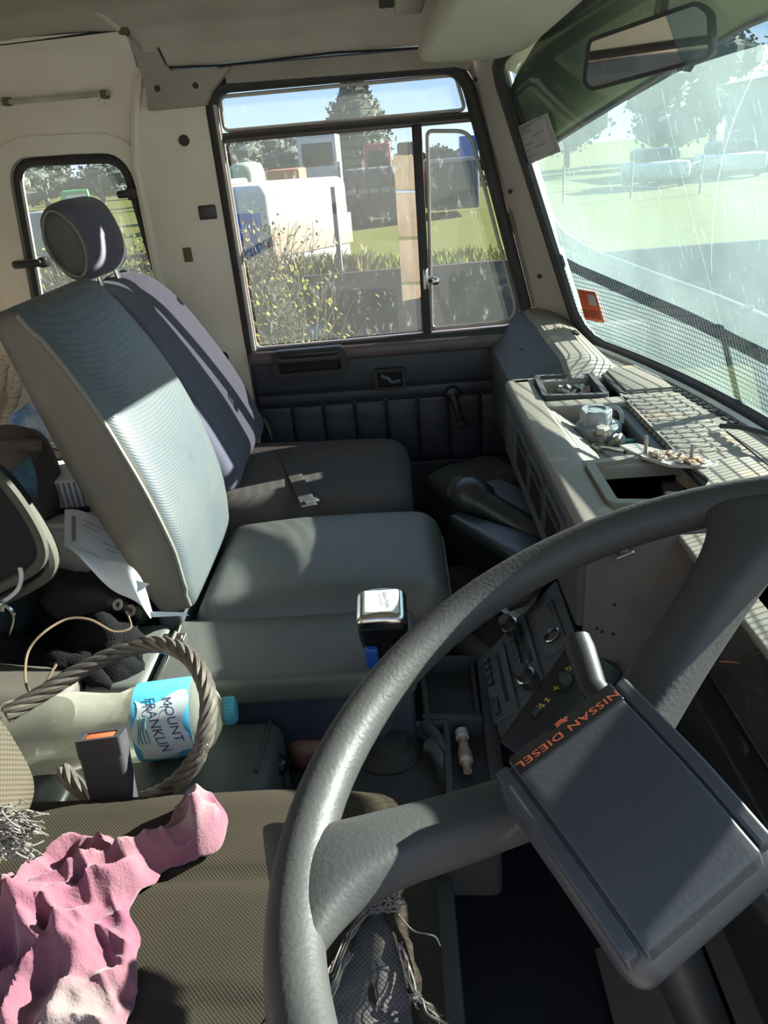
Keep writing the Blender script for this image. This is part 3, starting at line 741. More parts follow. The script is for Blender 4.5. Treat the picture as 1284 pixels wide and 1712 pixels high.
# front fascia and its three vents
fa = MB()
fa.box((.197, .797, -.560), (.215, 1.432, -.43), .007, e=3)
fa.add([(.200, .80, -.556), (.200, 1.43, -.556), (.255, 1.43, -.66), (.255, .80, -.66)], [(0, 1, 2, 3)])
fa.add([(.2, 1.43, -.43), (.2, 1.43, -.556), (.255, 1.43, -.66), (.5, 1.43, -.66), (.5, 1.43, -.43)], [(0, 1, 2, 3, 4)])
part(fa, 'fascia', M['dashface'], dash)
part(MB().box((.1945, 1.27, -.535), (.199, 1.40, -.455), .002), 'glove_panel', M['dashface'], dash)
FX = frame((.196, 0, 0), (0, -1, 0), (0, 0, 1), (-1, 0, 0))
for (ya, yb) in ((1.242, 1.128), (1.112, .998), (.982, .870)):
    yc = (ya+yb)/2; hw = (ya-yb)/2
    vm = MB().ringplate(rounded([(-yc-hw, -.521), (-yc+hw, -.521), (-yc+hw, -.443), (-yc-hw, -.443)], .006, 3), [(-yc-hw+.006, -.515), (-yc+hw-.006, -.515), (-yc+hw-.006, -.449), (-yc-hw+.006, -.449)], -.004, .005, FX)
    vo = part(vm, 'air_vent_frame', M['dashface'], dash)
    part(MB().box((.1945, yb+.004, -.517), (.1962, ya-.004, -.447), .0005), 'vent_cavity', M['dark'], vo)
    part(MB().box((.1905, yb+.006, -.4695), (.1955, ya-.006, -.4655), .001), 'vent_crossbar', M['dashface'], vo)
    for k in range(9):
        yy = ya-.012-(2*hw-.024)*k/8
        part(MB().rbox((.004, .0026, .066), .0008, Matrix.Translation((.1925, yy, -.482)) @ Matrix.Rotation(R(12), 4, 'X'), 1, 1), 'vent_slat', M['blackp'], vo)
# driver's side face of the centre dash
sp_ = MB().box((.205, .790, -.665), (.56, .800, -.432), .002)
side = part(sp_, 'side_panel', M['mat'], dash)
p = at(1040, 918, Y=.786)
m = MB().lathe([(.010, 0), (.010, .004), (.006, .008), (.005, .012)], 16, frame_z(p+Vector((0, .004, 0)), (0, -1, 0))); m.rbox((.022, .004, .004), .0015, Matrix.Translation(p+Vector((0, -.012, -.002))) @ Matrix.Rotation(R(-20), 4, 'Y'))
part(m, 'lock_knob', M['steel'], side)
for q in ((1027, 1011), (998, 1051), (1007, 1056), (1025, 1060)): part(disc(at(*q, Y=.7895), .0022, .001, 10), 'screw_hole', M['dark'], side)
# instrument cluster
cl = MB()
cl.box((.335, -.10, -.57), (.35, .788, -.44), .002); part(cl, 'gauge_backing', M['strip'], dash)
part(MB().box((.30, -.10, -.655), (.345, .786, -.572), .004), 'gauge_bezel', M['blackp'], dash)
part(MB().box((.31, -.10, -.80), (.36, .786, -.66), .004), 'knee_panel', M['dashdark'], dash)
hood = MB(); hood.box((.31, -.10, -.44), (.56, .79, -.43), .004); hood.rbox((.24, .60, .13), .03, Matrix.Translation((.43, .18, -.375)), 3, 5); part(hood, 'cluster_hood', M['dash'], dash)
for (yc, rr) in ((.650, .060), (.50, .055)):
    gz = -.512
    d_ = MB().lathe([(rr, 0), (rr, .002), (.002, .002)], 32, frame((.334, yc, gz), (0, -1, 0), (0, 0, 1), (-1, 0, 0)))
    g_ = part(d_, 'gauge_dial', M['strip'], dash)
    tk = MB(); gf = frame((.3318, yc, gz), (0, -1, 0), (0, 0, 1), (-1, 0, 0))
    for k in range(19):
        a_ = R(220-k*260/18); big = k % 3 == 0
        tk.rbox((.010 if big else .006, .0016 if big else .0009, .0006), 0, gf @ Matrix.Rotation(a_, 4, 'Z') @ Matrix.Translation((rr*.86, 0, 0)))
    for k, t_ in enumerate(('0', '20', '40', '60', '80', '100', '120')):
        a_ = R(220-k*260/6); vs, fs = text_mesh(t_, .011)
        tk.add(vs, fs, gf @ Matrix.Translation((rr*.66*math.cos(a_), rr*.66*math.sin(a_), .0004)))
    part(tk, 'gauge_marks', M['gaugeink'], g_)
    nd = MB().rbox((.05, .002, .001), .0005, gf @ Matrix.Rotation(R(215), 4, 'Z') @ Matrix.Translation((.018, 0, .002))); part(nd, 'needle', M['gaugeink'], g_)
part(MB().box((.3285, -.09, -.568), (.3295, .78, -.446), .0), 'gauge_glass', M['gaugeglass'], dash)
part(disc(at(1245, 1248, X=.300), .009, .004, 16, (-1, 0, 0), hole=.003), 'bezel_screw', M['screw'], dash)

# ---- centre stack (radio slope)
SN = Vector((-.61, 0, .79)).normalized(); SP0 = Vector((.15, .85, -.625)); SX = Vector((0, -1, 0)); SY = SN.cross(SX).normalized()
SF = frame(SP0, SX, SY, SN)
def s2(px, py, h=0):
    p = atp(px, py, SP0+SN*h, SN)-SP0; return Vector((p.dot(SX), p.dot(SY)))
stack = empty('centre_console_stack', (.14, .85, -.72), 'dark sloping centre console holding radio, cassette deck and lighter under the dash', 'console')
poly = [s2(*q) for q in ((930, 968), (964, 1064), (836, 1240), (801, 1102))]
part(MB().prism(rounded(poly, .006, 3), -.16, 0, SF, bev=.003), 'stack_body', M['dashface'], stack)
def unit(name, px, h=.004, mat='dashdark', r=.004):
    P = [s2(*q) for q in px]
    x0 = (P[0].x+P[1].x)/2; x1 = (P[2].x+P[3].x)/2; y0 = (P[1].y+P[2].y)/2; y1 = (P[0].y+P[3].y)/2
    rp = rounded([(x0, y0), (x1, y0), (x1, y1), (x0, y1)], r, 3)
    o = part(MB().prism(rp, -.01, h, SF, bev=.0015), name, M[mat], stack)
    return o, x0, x1, min(y0, y1), max(y0, y1)
def sb(mb, x0, y0, x1, y1, h0, h1, r=.001): return mb.rbox((abs(x1-x0), abs(y1-y0), h1-h0), r, SF @ Matrix.Translation(((x0+x1)/2, (y0+y1)/2, (h0+h1)/2)), 1, 2)
o, x0, x1, y0, y1 = unit('lighter_panel', [(919, 993), (894, 1034), (918, 1113), (948, 1065)], .004, 'dashface')
c_ = s2(928, 1067); part(MB().lathe([(.0105, 0), (.0115, .004), (.009, .005), (.008, .003), (.001, .003)], 20, SF @ Matrix.Translation((c_.x, c_.y, .003))), 'lighter', M['blackp'], o)
part(MB().lathe([(.0115, .003), (.0122, .005), (.0110, .0056)], 20, SF @ Matrix.Translation((c_.x, c_.y, .003)), caps=False), 'lighter_ring', M['chrome'], o)
part(sb(MB(), x0+.008, y0+.006, x0+.045, y1-.006, .003, .0055, .002), 'ashtray_lid', M['dashface'], o)
o, x0, x1, y0, y1 = unit('car_radio', [(874, 1023), (852, 1058), (878, 1167), (911, 1121)], .006)
for (q, nm) in (((850, 1043), 'tuning_knob'), ((877, 1128), 'volume_knob')):
    c_ = s2(*q, .02)
    k_ = part(MB().lathe([(.013, 0), (.013, .012), (.0105, .013), (.0105, .026), (.008, .028)], 20, SF @ Matrix.Translation((c_.x, c_.y, .005))), nm, M['blackp'], o)
    part(MB().lathe([(.0133, .0115), (.0133, .0135), (.0108, .0138)], 20, SF @ Matrix.Translation((c_.x, c_.y, .005)), caps=False), 'knob_ring', M['chrome'], o)
mid = (y0+y1)/2
part(sb(MB(), x0+.036, mid, x1-.036, y1-.006, .005, .007), 'radio_dial', M['strip'], o)
for k in range(5):
    xx = x0+.036+(x1-x0-.072)*(k+.5)/5
    part(sb(MB(), xx-.007, y0+.004, xx+.007, mid-.004, .005, .013, .002), 'preset_button', M['blackp'], o)
o, x0, x1, y0, y1 = unit('cassette_deck', [(841, 1065), (808, 1108), (832, 1222), (868, 1178)], .005)
part(sb(MB(), x0+.022, y0+.024, x1-.022, y1-.010, .004, .0062), 'cassette_slot', M['dark'], o)
part(sb(MB(), x1-.040, y0+.006, x1-.010, y0+.014, .004, .009), 'eject_bar', M['blackp'], o)
for k in range(4): part(sb(MB(), x0+.016+k*.016, y0+.004, x0+.028+k*.016, y0+.013, .004, .010, .002), 'deck_key', M['blackp'], o)
# broken flap above the stack
a, b, c = s2(868, 1018), s2(905, 985), s2(925, 992)
fl = MB(); fl.tube(spline([SF @ Vector((*s2(866, 1030), .02)), SF @ Vector((*s2(893, 1022), .026)), SF @ Vector((*s2(915, 1000), .024)), SF @ Vector((*s2(922, 985), .02))], 5), .006, 8)
part(fl, 'broken_flap_rim', M['blackp'], stack)
fl = MB().prism(rounded([s2(864, 1026), s2(890, 1018), s2(910, 992), s2(900, 975), s2(884, 990)], .003, 2), .008, .016, SF, bev=.002); part(fl, 'broken_flap', M['dashface'], stack)
# heater control strip on the driver's side of the stack, yellow marks
e1_, e2_ = SF @ Vector((*s2(962, 1068), 0)), SF @ Vector((*s2(838, 1243), 0))
hx = (e1_-e2_).normalized(); hn = (Vector((-.25, -.75, .6)) - hx*Vector((-.25, -.75, .6)).dot(hx)).normalized(); hy = hn.cross(hx)
HF = frame((e1_+e2_)/2 - hn*.004, hx, hy, hn); hl = (e1_-e2_).length
if hy.z > 0: sgn = -1
else: sgn = 1
hp = part(MB().rbox((hl, .075, .006), .002, HF @ Matrix.Translation((0, sgn*.034, 0))), 'heater_panel', M['strip'], stack)
mk = MB()
for (px, py) in ((952, 1128), (948, 1120), (955, 1117), (900, 1183), (906, 1179), (915, 1170), (930, 1150)):
    P = HF.inverted() @ atp(px, py, HF.translation+hn*.004, hn)
    mk.rbox((.008, .0016, .0008), 0, HF @ Matrix.Translation((P.x, P.y, .0035)) @ Matrix.Rotation(rnd.uniform(-1, 1), 4, 'Z')); mk.rbox((.0016, .007, .0008), 0, HF @ Matrix.Translation((P.x, P.y, .0035)) @ Matrix.Rotation(rnd.uniform(-.5, .5), 4, 'Z'))
part(mk, 'yellow_symbols', M['yellow'], hp)
P = HF.inverted() @ atp(944, 1140, HF.translation, hn)
part(MB().lathe([(.011, 0), (.011, .012), (.008, .016)], 16, HF @ Matrix.Translation((P.x, P.y, .003))), 'heater_knob', M['blackp'], hp)
P = HF.inverted() @ atp(895, 1192, HF.translation, hn)
part(MB().rbox((.012, .009, .012), .002, HF @ Matrix.Translation((P.x, P.y, .006))), 'heater_slider', M['blackp'], hp)

# ---- floor console with tray, right of the gear lever
FZ = -.735
fc = empty('floor_console', (.0, .80, -.9), 'dark plastic floor console with shallow trays between gear lever and radio', 'console')
def fz(px, py, z=FZ): p = at(px, py, Z=z); return (p.x, p.y)
outer_ = [fz(672, 1102), fz(805, 1090), fz(838, 1250), fz(838, 1400), fz(560, 1400), fz(560, 1250), fz(660, 1200)]
body = MB(); P2 = rounded(outer_, .012, 3)
h1 = rounded([fz(707, 1100), fz(786, 1108), fz(795, 1192), fz(712, 1190)], .006, 3)
body.prism(P2, FZ-.10, FZ-.03); part(body, 'console_body', M['dashdark'], fc)
def plate(name, q, z0, z1, mat, r=.005): 
    m = MB().prism(rounded(q, r, 3), z0, z1, None, bev=.002); return part(m, name, M[mat], fc)
rm = MB()
for (a, b, w_) in (((702, 1098), (714, 1195), .010), ((712, 1197), (800, 1197), .012), ((788, 1100), (800, 1196), .008), ((745, 1200), (752, 1330), .010), ((806, 1100), (836, 1330), .02), ((702, 1098), (800, 1098), .008), ((655, 1210), (745, 1206), .008)):
    p, q = Vector((*fz(*a), 0)), Vector((*fz(*b), 0)); d = q-p
    rm.rbox((d.length+w_, w_, .05), .004, Matrix.Translation(((p.x+q.x)/2, (p.y+q.y)/2, FZ-.023)) @ Matrix.Rotation(math.atan2(d.y, d.x), 4, 'Z'), 1, 2)
part(rm, 'tray_walls', M['dashface'], fc)

# ================================================================== STEERING WHEEL
WC = Vector((.1372, .2516, -.2513)); WT = .33
E1 = Vector((math.cos(WT), 0, math.sin(WT))); E2 = Vector((0, 1, 0)); WN = Vector((-math.sin(WT), 0, math.cos(WT)))
ta = R(205.7)
TA = E1*math.cos(ta)+E2*math.sin(ta); TB = WN.cross(TA)
WF = frame(WC, TA, TB, WN)
wheel = empty('steering_wheel', tuple(WC+Vector((.30, 0, -.6))), 'large dark grey two-spoke steering wheel with square lettered horn pad', 'steering wheel')
RR, RT = .2170, .0142
rim = [WF @ Vector((RR*math.cos(2*math.pi*k/96), RR*math.sin(2*math.pi*k/96), 0)) for k in range(96)]
part(MB().tube(rim, RT, 16, True), 'rim', M['wheel'], wheel)
def spoke(path):
    # path: (x, y, top, half width, thickness) in the wheel's plane, from under the pad out into the rim
    m = MB(); rings = []
    for k, (x, y, top, w, th) in enumerate(path):
        a, b = path[max(0, k-1)], path[min(len(path)-1, k+1)]
        d = Vector((b[0]-a[0], b[1]-a[1])).normalized(); q = Vector((-d.y, d.x))
        prof = [(-w, top-th), (-w, top-.006), (-w+.006, top), (0, top+.0015), (w-.006, top), (w, top-.006), (w, top-th)]
        rings.append([WF @ Vector((x+q.x*t, y+q.y*t, h)) for t, h in prof])
    n = 7; vs = [p for q in rings for p in q]; fs = []
    for i in range(len(rings)-1):
        for k in range(n): l = (k+1) % n; fs.append((i*n+k, i*n+l, (i+1)*n+l, (i+1)*n+k))
    m.add(vs, [f_[::-1] for f_ in fs])
    o = part(m, 'spoke', M['wheel'], wheel, ang=50)
    md = o.modifiers.new('s', 'SUBSURF'); md.levels = 2; md.render_levels = 2
    return o
spoke([(.03, -.086, -.040, .016, .03), (.06, -.092, -.034, .016, .034), (.084, -.0960, -.027, .0165, .036), (.120, -.0975, -.013, .0185, .036), (.148, -.0985, -.001, .021, .034), (.172, -.0985, .0065, .026, .03), (.186, -.0995, .0085, .036, .026), (.197, -.1005, .0085, .047, .022), (.206, -.102, .004, .052, .014)])
spoke([(.03, -.085, -.040, .022, .03), (.0, -.092, -.034, .019, .034), (-.029, -.0985, -.026, .0190, .034), (-.070, -.1050, -.013, .0185, .034), (-.105, -.1105, -.003, .020, .034), (-.132, -.1155, .0055, .025, .03), (-.150, -.1185, .0085, .038, .026), (-.165, -.124, .0085, .048, .022), (-.176, -.128, .004, .052, .014)])
part(MB().lathe([(.018, -.13), (.022, -.12), (.024, -.08), (.024, -.055), (.02, -.045)], 28, WF @ Matrix.Translation((.036, -.066, 0))), 'hub', M['rubber'], wheel)
# horn pad in the wheel's own frame: lower half level, upper half tilting away
PX0, PX1 = -.0075, .0865; PY0, PYC, PY1 = -.0850, -.026, .013
HB = .001
def padh(y): return HB - (y-PY0)*.35 - (0 if y < PYC else (y-PYC)*.22)
def padz(x, y):
    return padh(y)
def padslab(name, x0, x1, y0, y1, top, mat, taper=True, par=None, r=.004, th=.04):
    def fn(v):
        y = v.y; x = v.x
        x += (y-PY0)*.075
        # soften the crease
        k = max(-1, min(1, (y-PYC)/.012)); soft = HB - (y-PY0)*.35 - (0 if k <= -1 else (.22*(y-PYC) if k >= 1 else .22*.012*(k+1)**2/4))
        return Vector((x, y, v.z + soft))
    mm = MB(); T_ = Matrix.Translation(((x0+x1)/2, (y0+y1)/2, top-th/2))
    t = MB().rbox((x1-x0, y1-y0, th), r, T_, 16, 4)
    mm.add([WF @ fn(Vector(v)) for v in t.v], t.f)
    return part(mm, name, M[mat], par or wheel, ang=40)
horn = padslab('horn_pad', PX0, PX1, PY0, PY1, -.002, 'pad', r=.011, th=.024)
padslab('pad_centre', PX0+.0125, PX1-.0125, PY0+.003, PY1-.002, .0012, 'pad', par=horn, r=.002, th=.01)
padslab('pad_side_rail', PX0+.003, PX0+.0112, PY0+.004, PY1-.004, .0004, 'pad', par=horn, r=.002, th=.01)
padslab('pad_side_rail', PX1-.0112, PX1-.003, PY0+.004, PY1-.004, .0004, 'pad', par=horn, r=.002, th=.01)
sx0, sx1 = PX0+.0125, PX1-.0135; sy0, sy1 = PY0+.0035, PY0+.0145
bd = padslab('badge_strip', sx0, sx1, sy0, sy1, .0022, 'strip', taper=False, par=wheel, r=.0008, th=.004)
vs, fs = text_mesh('NISSAN DIESEL', .0066, bold=.0001, spacing=1.08)
wt = max(v.x for v in vs)-min(v.x for v in vs)
def onstrip(x, y, up=.0027):
    return WF @ Vector(((sx0+sx1)/2+x+.0006, (sy0+sy1)/2+y, padh((sy0+sy1)/2+y)+up))
lm = MB().add([onstrip(v.x*.067/wt, v.y*.70+.0014) for v in vs], fs)
part(lm, 'lettering', M['redtext'], bd)
em = MB()   # small emblem: slanted bars
def bar(x0, y0, x1, y1, w):
    d = Vector((x1-x0, y1-y0)).normalized(); q = Vector((-d.y, d.x))*w
    em.add([onstrip(x0-q.x, y0-q.y), onstrip(x1-q.x, y1-q.y), onstrip(x1+q.x, y1+q.y), onstrip(x0+q.x, y0+q.y)], [(0, 1, 2, 3)])
bar(-.004, -.0040, .004, -.0028, .0005); bar(-.003, -.0024, .002, -.0034, .0004); bar(-.001, -.0046, .004, -.0040, .0004)
part(em, 'emblem', M['redtext'], bd)
# column, shroud, lever
col = MB()
HC = WF @ Vector((.036, -.066, 0))
col.tube([HC-WN*.12, HC-WN*.35, HC-WN*.70], [.016, .016, .016], 14)
column = part(col, 'steering_column', M['blackp'], wheel)
CFm = frame(HC, E1, E2, WN)
tipc = at(964, 1066, Y=.545); lowc = at(992, 1150, Y=.50)
lv = MB().tube([tipc, tipc*.75+lowc*.25, lowc, WC-WN*.17+Vector((0, .04, 0))], [.0095, .0105, .0095, .006], 12, flat=1.25)
part(lv, 'column_lever', M['blackp'], wheel)

# ================================================================== SEATS
def TR(o, lean): # seat-back frame: local x across (towards +y world), y up the back, z out of the front face
    u_ = Vector((-math.sin(lean), 0, math.cos(lean))); n_ = Vector((math.cos(lean), 0, math.sin(lean)))
    return frame(o, (0, 1, 0), u_, n_)
def matsplit(mb, Mi, axis, thr):
    """second material on faces whose local normal leans to +-axis"""
    inv = Mi.inverted(); V = [inv @ Vector(v) for v in mb.v]
    for i, q in enumerate(mb.f):
        n = (V[q[1]]-V[q[0]]).cross(V[q[2]]-V[q[0]])
        if n.length > 0 and (abs(n[axis[0]])/n.length > thr or (len(axis) > 1 and n[axis[1]]/n.length < -.3)): mb.m[i] = 1
# --- centre seat
cs = empty('fold_down_chair', (-.15, 1.12, -.72), 'middle fold-down seat in sun-faded ribbed blue-grey vinyl with piping', 'seat')
lean = R(17); SB_ = TR(Vector((-.352, 1.112, -.61)), lean)
def sbfn(v):
    h_ = (v.y)/.49              # 0 bottom .. 1 top
    w_ = 1 + .03*math.sin(h_*math.pi) - .09*max(0, h_-.55)/.45 - .10*max(0, .12-h_)/.12
    prof = .030 + .052*math.sin(min(1, max(0, h_*.9+.08))*math.pi)**.8
    bow = .008*math.sin(h_*math.pi) - .010*max(0, h_-.62)**2/.14 - .012*max(0, .22-h_)/.22
    cx = v.x/.155
    puf = .012*(1-min(1, abs(cx))**2.5)*math.sin(max(0, min(1, h_))*math.pi)**.5 if v.z > 0 else 0
    return Vector((v.x*w_, v.y, v.z/.05*prof*.62*1.0 + bow + puf))
sbk = MB().rbox((.315, .49, .10), .026, SB_ @ Matrix.Translation((0, 0, 0)), 14, 5, lambda v: sbfn(Vector((v.x, v.y+.245, v.z))))
matsplit(sbk, SB_, (0, 2), .72)
part(sbk, 'backrest', [M['seatv'], M['seatside']], cs, ang=60)
for s_ in (-1, 1):
    pts = []
    for k in range(41):
        h_ = k/40; yy = .012+.466*h_
        q = sbfn(Vector((s_*.1535, yy, .040 if .05 < h_ < .95 else .034))); pts.append(SB_ @ q)
    part(MB().tube(pts, .0034, 6), 'piping', M['piping'], cs)
# cushion
def cufn(v):
    x, y = v.x, v.y
    p = .014*(1-min(1, abs(x)/.2)**2.2)*(1-min(1, abs(y)/.16)**2.2) if v.z > 0 else 0
    if x < -.05: p -= .006*(abs(x)-.05)/.15
    # taper to the front corners
    k = max(0, (x-.1)/.1); yy = y*(1-.05*k*k)
    return Vector((x, yy, v.z+p))
CU_ = Matrix.Translation((-.150, 1.128, -.663))
cc = MB().rbox((.405, .325, .125), .045, CU_, 12, 6, cufn)
matsplit(cc, CU_, (0,), 9)
for i, q in enumerate(cc.f):
    zz = sum(cc.v[j][2] for j in q)/len(q)
    cc.m[i] = 1 if zz < -.650 else 0
part(cc, 'cushion', [M['seatvc'], M['seatside']], cs, ang=60)
prng = []
pl_ = rounded([(-.2025, -.1625), (.2025, -.155), (.2025, .155), (-.2025, .1625)], .045, 8)
part(MB().tube([CU_ @ cufn(Vector((p[0]*1.003, p[1]*1.003, .012))) for p in pl_], .0034, 6, True), 'piping', M['piping'], cs)
part(MB().box((-.36, .99, -.80), (.02, 1.26, -.722), .01), 'seat_base', M['dashdark'], cs)
part(MB().box((-.40, .97, -.80), (-.36, 1.25, -.60), .01), 'hinge_bracket', M['dashdark'], cs)
# --- passenger seat
ps = empty('passenger_seat', (-.2, 1.56, -.9), 'far passenger seat in navy cloth with headrest and worn brown cushion beside the door', 'seat')
PL = R(24); PB = TR(Vector((-.385, 1.575, -.62)), PL)
def pbfn(v):
    h_ = v.y/.48
    w_ = 1 - .34*max(0, h_-.35)**1.5/.65**1.5 + .02*math.sin(h_*math.pi)
    rnd_ = .0
    z = v.z*(1-.35*max(0, h_-.3)) + .012*math.sin(h_*math.pi)
    if v.z > 0:
        cx = v.x/.2; z += .014*abs(cx)**2 - .006
        z -= .03*max(0, h_-.75)**2/.06
    return Vector((v.x*w_, v.y, z))
pb = MB().rbox((.40, .48, .12), .05, PB, 14, 6, lambda v: pbfn(Vector((v.x, v.y+.24, v.z))))
matsplit(pb, PB, (0, 2), .9)
part(pb, 'backrest', [M['navy'], M['navyside']], ps, ang=70)
HR = TR(at(150, 396, Y=1.565), R(14))
def hrfn(v):
    k = 1-.18*(v.y/.07)**2 if v.y < 0 else 1-.10*(v.y/.07)**2
    z = v.z*(1-.25*(v.y/.075)**2) - .02*(v.x/.12)**2
    return Vector((v.x*(1-.06*(v.y/.07)**2), v.y, z))
hr = MB().rbox((.20, .145, .092), .035, HR, 10, 6, hrfn)
matsplit(hr, HR, (0,), .80)
part(hr, 'headrest', [M['navy'], M['navyside']], ps, ang=70)
part(MB().tube([HR @ hrfn(Vector((-.098, .05*math.sin(a_) if 0 else .060*math.sin(a_), .034*math.cos(a_)))) for a_ in [2*math.pi*k/24 for k in range(24)]], .0028, 6, True), 'piping', M['piping'], ps)
for dx in (-.045, .055):
    a_ = HR @ Vector((dx, -.06, 0)); part(MB().tube([a_, a_+Vector((.016, 0, -.10))], .0055, 8), 'headrest_post', M['chrome'], ps)
PC = Matrix.Translation((-.205, 1.515, -.668))
def pcfn(v):
    p = .012*(1-min(1, abs(v.x)/.22)**2)*(1-min(1, abs(v.y)/.22)**2) if v.z > 0 else 0
    k = max(0, (v.x-.05)/.16)
    return Vector((v.x, v.y*(1-.10*k*k), v.z+p+(.012*max(0, -v.x)/.2 if v.z > 0 else 0)))
part(MB().rbox((.42, .385, .13), .05, PC, 12, 6, pcfn), 'cushion', M['passc'], ps, ang=70)
sa, sb2 = at(478, 765, Z=-.594), at(512, 838, Z=-.594)
d = (sb2-sa).normalized()
part(MB().rbox(((sb2-sa).length+.08, .030, .003), .001, frame((sa+sb2)/2+Vector((0, 0, .006)), d, Vector((0, 0, 1)).cross(d), (0, 0, 1)), 6, 2), 'lap_strap', M['belt'], ps)
part(MB().rbox((.028, .016, .006), .002, Matrix.Translation(at(520, 838, Z=-.586)) @ Matrix.Rotation(.5, 4, 'Z')), 'strap_tongue', M['steel'], ps)
part(MB().box((-.40, 1.37, -1.03), (-.02, 1.74, -.73), .015), 'seat_base', M['dashdark'], ps)
part(MB().tube(spline([at(418, 700, Y=1.78), at(440, 700, Y=1.78), at(455, 735, Y=1.77), at(452, 770, Y=1.76)], 5), .008, 8), 'recline_lever', M['blackp'], ps)
# --- driver seat
ds = empty('driver_seat', (-.24, .28, -.9), 'nearest driver seat in brown woven cloth, its cushion torn and fraying at the front', 'seat')
DC = Matrix.Translation((-.255, .295, -.640))
DSZ = -.580
def dcfn(v):
    ex = .022*max(0, (abs(v.y)-.15)/.12)**1.5*0 if v.z > 0 else 0
    p = 0
    if v.z > 0:
        p = .016*(1-min(1, abs(v.y)/.29)**2)*(1-min(1, abs(v.x)/.27)**3)
        # seams pressed in: front-to-back bolster line and pleats
        for yy in (.175, .06, -.06): p -= .005*math.exp(-((v.y-yy+.10*(v.x+.1)**2)/.006)**2)
        # torn patch sinks a little
        tx, ty = v.x-.135, v.y-.005
        p -= .010*math.exp(-((tx/.09)**4+(ty/.045)**4))
    k = max(0, (v.x-.08)/.17)
    return Vector((v.x, v.y*(1-.09*k*k), v.z+p+ex))
part(MB().rbox((.51, .62, .12), .05, DC, 60, 6, dcfn), 'cushion', M['brownf'], ds, ang=70)
part(MB().box((-.50, .0, -1.03), (-.06, .50, -.72), .015), 'seat_base', M['dashdark'], ds)
def dsz(x, y): # height of the cushion top
    v = dcfn(Vector((x+.255, y-.295, .06))); return v.z-.640
def dpt(px, py, up=.0):
    p = at(px, py, Z=DSZ+.012)
    for _ in range(3): p = at(px, py, Z=dsz(p.x, p.y)+up)
    return p
# exposed under-cloth in the tear
tl = [dpt(*q, .003) for q in ((640, 1520), (668, 1600), (690, 1712), (680, 1800), (520, 1800), (530, 1712), (548, 1660), (590, 1560), (615, 1522))]
tm = MB(); c_ = sum(tl, Vector())/len(tl); N_ = len(tl)
sp2 = spline(tl, 4, True); rings = []
for w_ in (1, .8, .55, .3): rings += [Vector((q.x*w_+c_.x*(1-w_), q.y*w_+c_.y*(1-w_), dsz(q.x*w_+c_.x*(1-w_), q.y*w_+c_.y*(1-w_))+.0035)) for q in sp2]
n = len(sp2); fs = []
for k in range(3):
    for i in range(n): j = (i+1) % n; fs.append((k*n+i, k*n+j, (k+1)*n+j, (k+1)*n+i))
fs.append(tuple(3*n+i for i in range(n)))
tm.add(rings, fs); 
tear = part(tm, 'torn_patch', M['foam'], ds)
hem = MB()
for side_ in (((648, 1518), (672, 1570), (690, 1620), (700, 1680), (735, 1712), (760, 1750)), ((612, 1520), (588, 1560), (566, 1610), (545, 1660), (520, 1720))):
    hem.tube(spline([dpt(*q, .006) for q in side_], 6), [.006+.002*math.sin(k) for k in range((len(side_)-1)*6+1)], 6, flat=.8)
part(hem, 'torn_hem', M['brownf'], tear)
th = MB()
def wig(pts, n, jit, r=.0008):
    for k in range(n):
        P = [dpt(px+rnd.gauss(0, jit), py+rnd.gauss(0, jit), .010+rnd.uniform(-.004, .01)) for px, py in pts]
        th.tube(spline(P, 4), r*rnd.uniform(.6, 1.2), 4)
wig(((555, 1630), (575, 1585), (590, 1555), (612, 1530), (640, 1515)), 16, 4)
wig(((540, 1690), (560, 1640), (580, 1590)), 9, 4)
for k in range(34):
    a_ = rnd.uniform(0, 6.28); c0 = (rnd.gauss(638, 18), rnd.gauss(1505, 9))
    P = [dpt(c0[0]+rnd.uniform(7, 18)*math.cos(a_+j*1.1), c0[1]+rnd.uniform(4, 10)*math.sin(a_+j*1.1), .012+rnd.uniform(0, .014)) for j in range(6)]
    th.tube(spline(P, 4), .0008, 4)
wig(((662, 1525), (690, 1555), (712, 1560), (728, 1565), (735, 1580)), 1, 1, .001)
wig(((668, 1580), (676, 1600), (686, 1640), (700, 1670)), 5, 4)
wig(((690, 1660), (705, 1675), (715, 1690), (740, 1712)), 7, 5)
wig(((535, 1690), (548, 1705), (560, 1725)), 2, 2)
part(tag(th, kind=None) if 0 else th, 'frayed_threads', M['thread'], tear)
# backrest bolster with orange piping, and frayed top layer
bl = [at(px, py, Y=.50) for px, py in ((-60, 1165), (0, 1205), (28, 1245), (55, 1300), (52, 1345), (20, 1400), (-40, 1455), (-190, 1440), (-260, 1260), (-240, 1040), (-130, 1060))]
P2 = [(p.x, p.z) for p in spline(bl, 4)]
bm_ = MB().prism(P2, -.10, .0, XZ(.50), bev=0); part(bm_, 'backrest_bolster', M['bolster'], ds, ang=50)
part(MB().tube([Vector((p[0], .397, p[1])) for p in P2[3:18]], .0035, 6), 'orange_piping', M['orange_pipe'], ds)
fr_ = MB()
for k in range(110):
    a0 = at(rnd.uniform(-30, -2), rnd.uniform(1362, 1412), Y=.40)
    pts = [a0]
    for j in range(5): pts.append(pts[-1]+Vector((rnd.uniform(.001, .0095), rnd.uniform(-.005, .005), rnd.uniform(-.008, .006))))
    fr_.tube(spline(pts, 3), rnd.uniform(.00035, .0008), 4)
part(fr_, 'frayed_edge', M['thread'], ds)

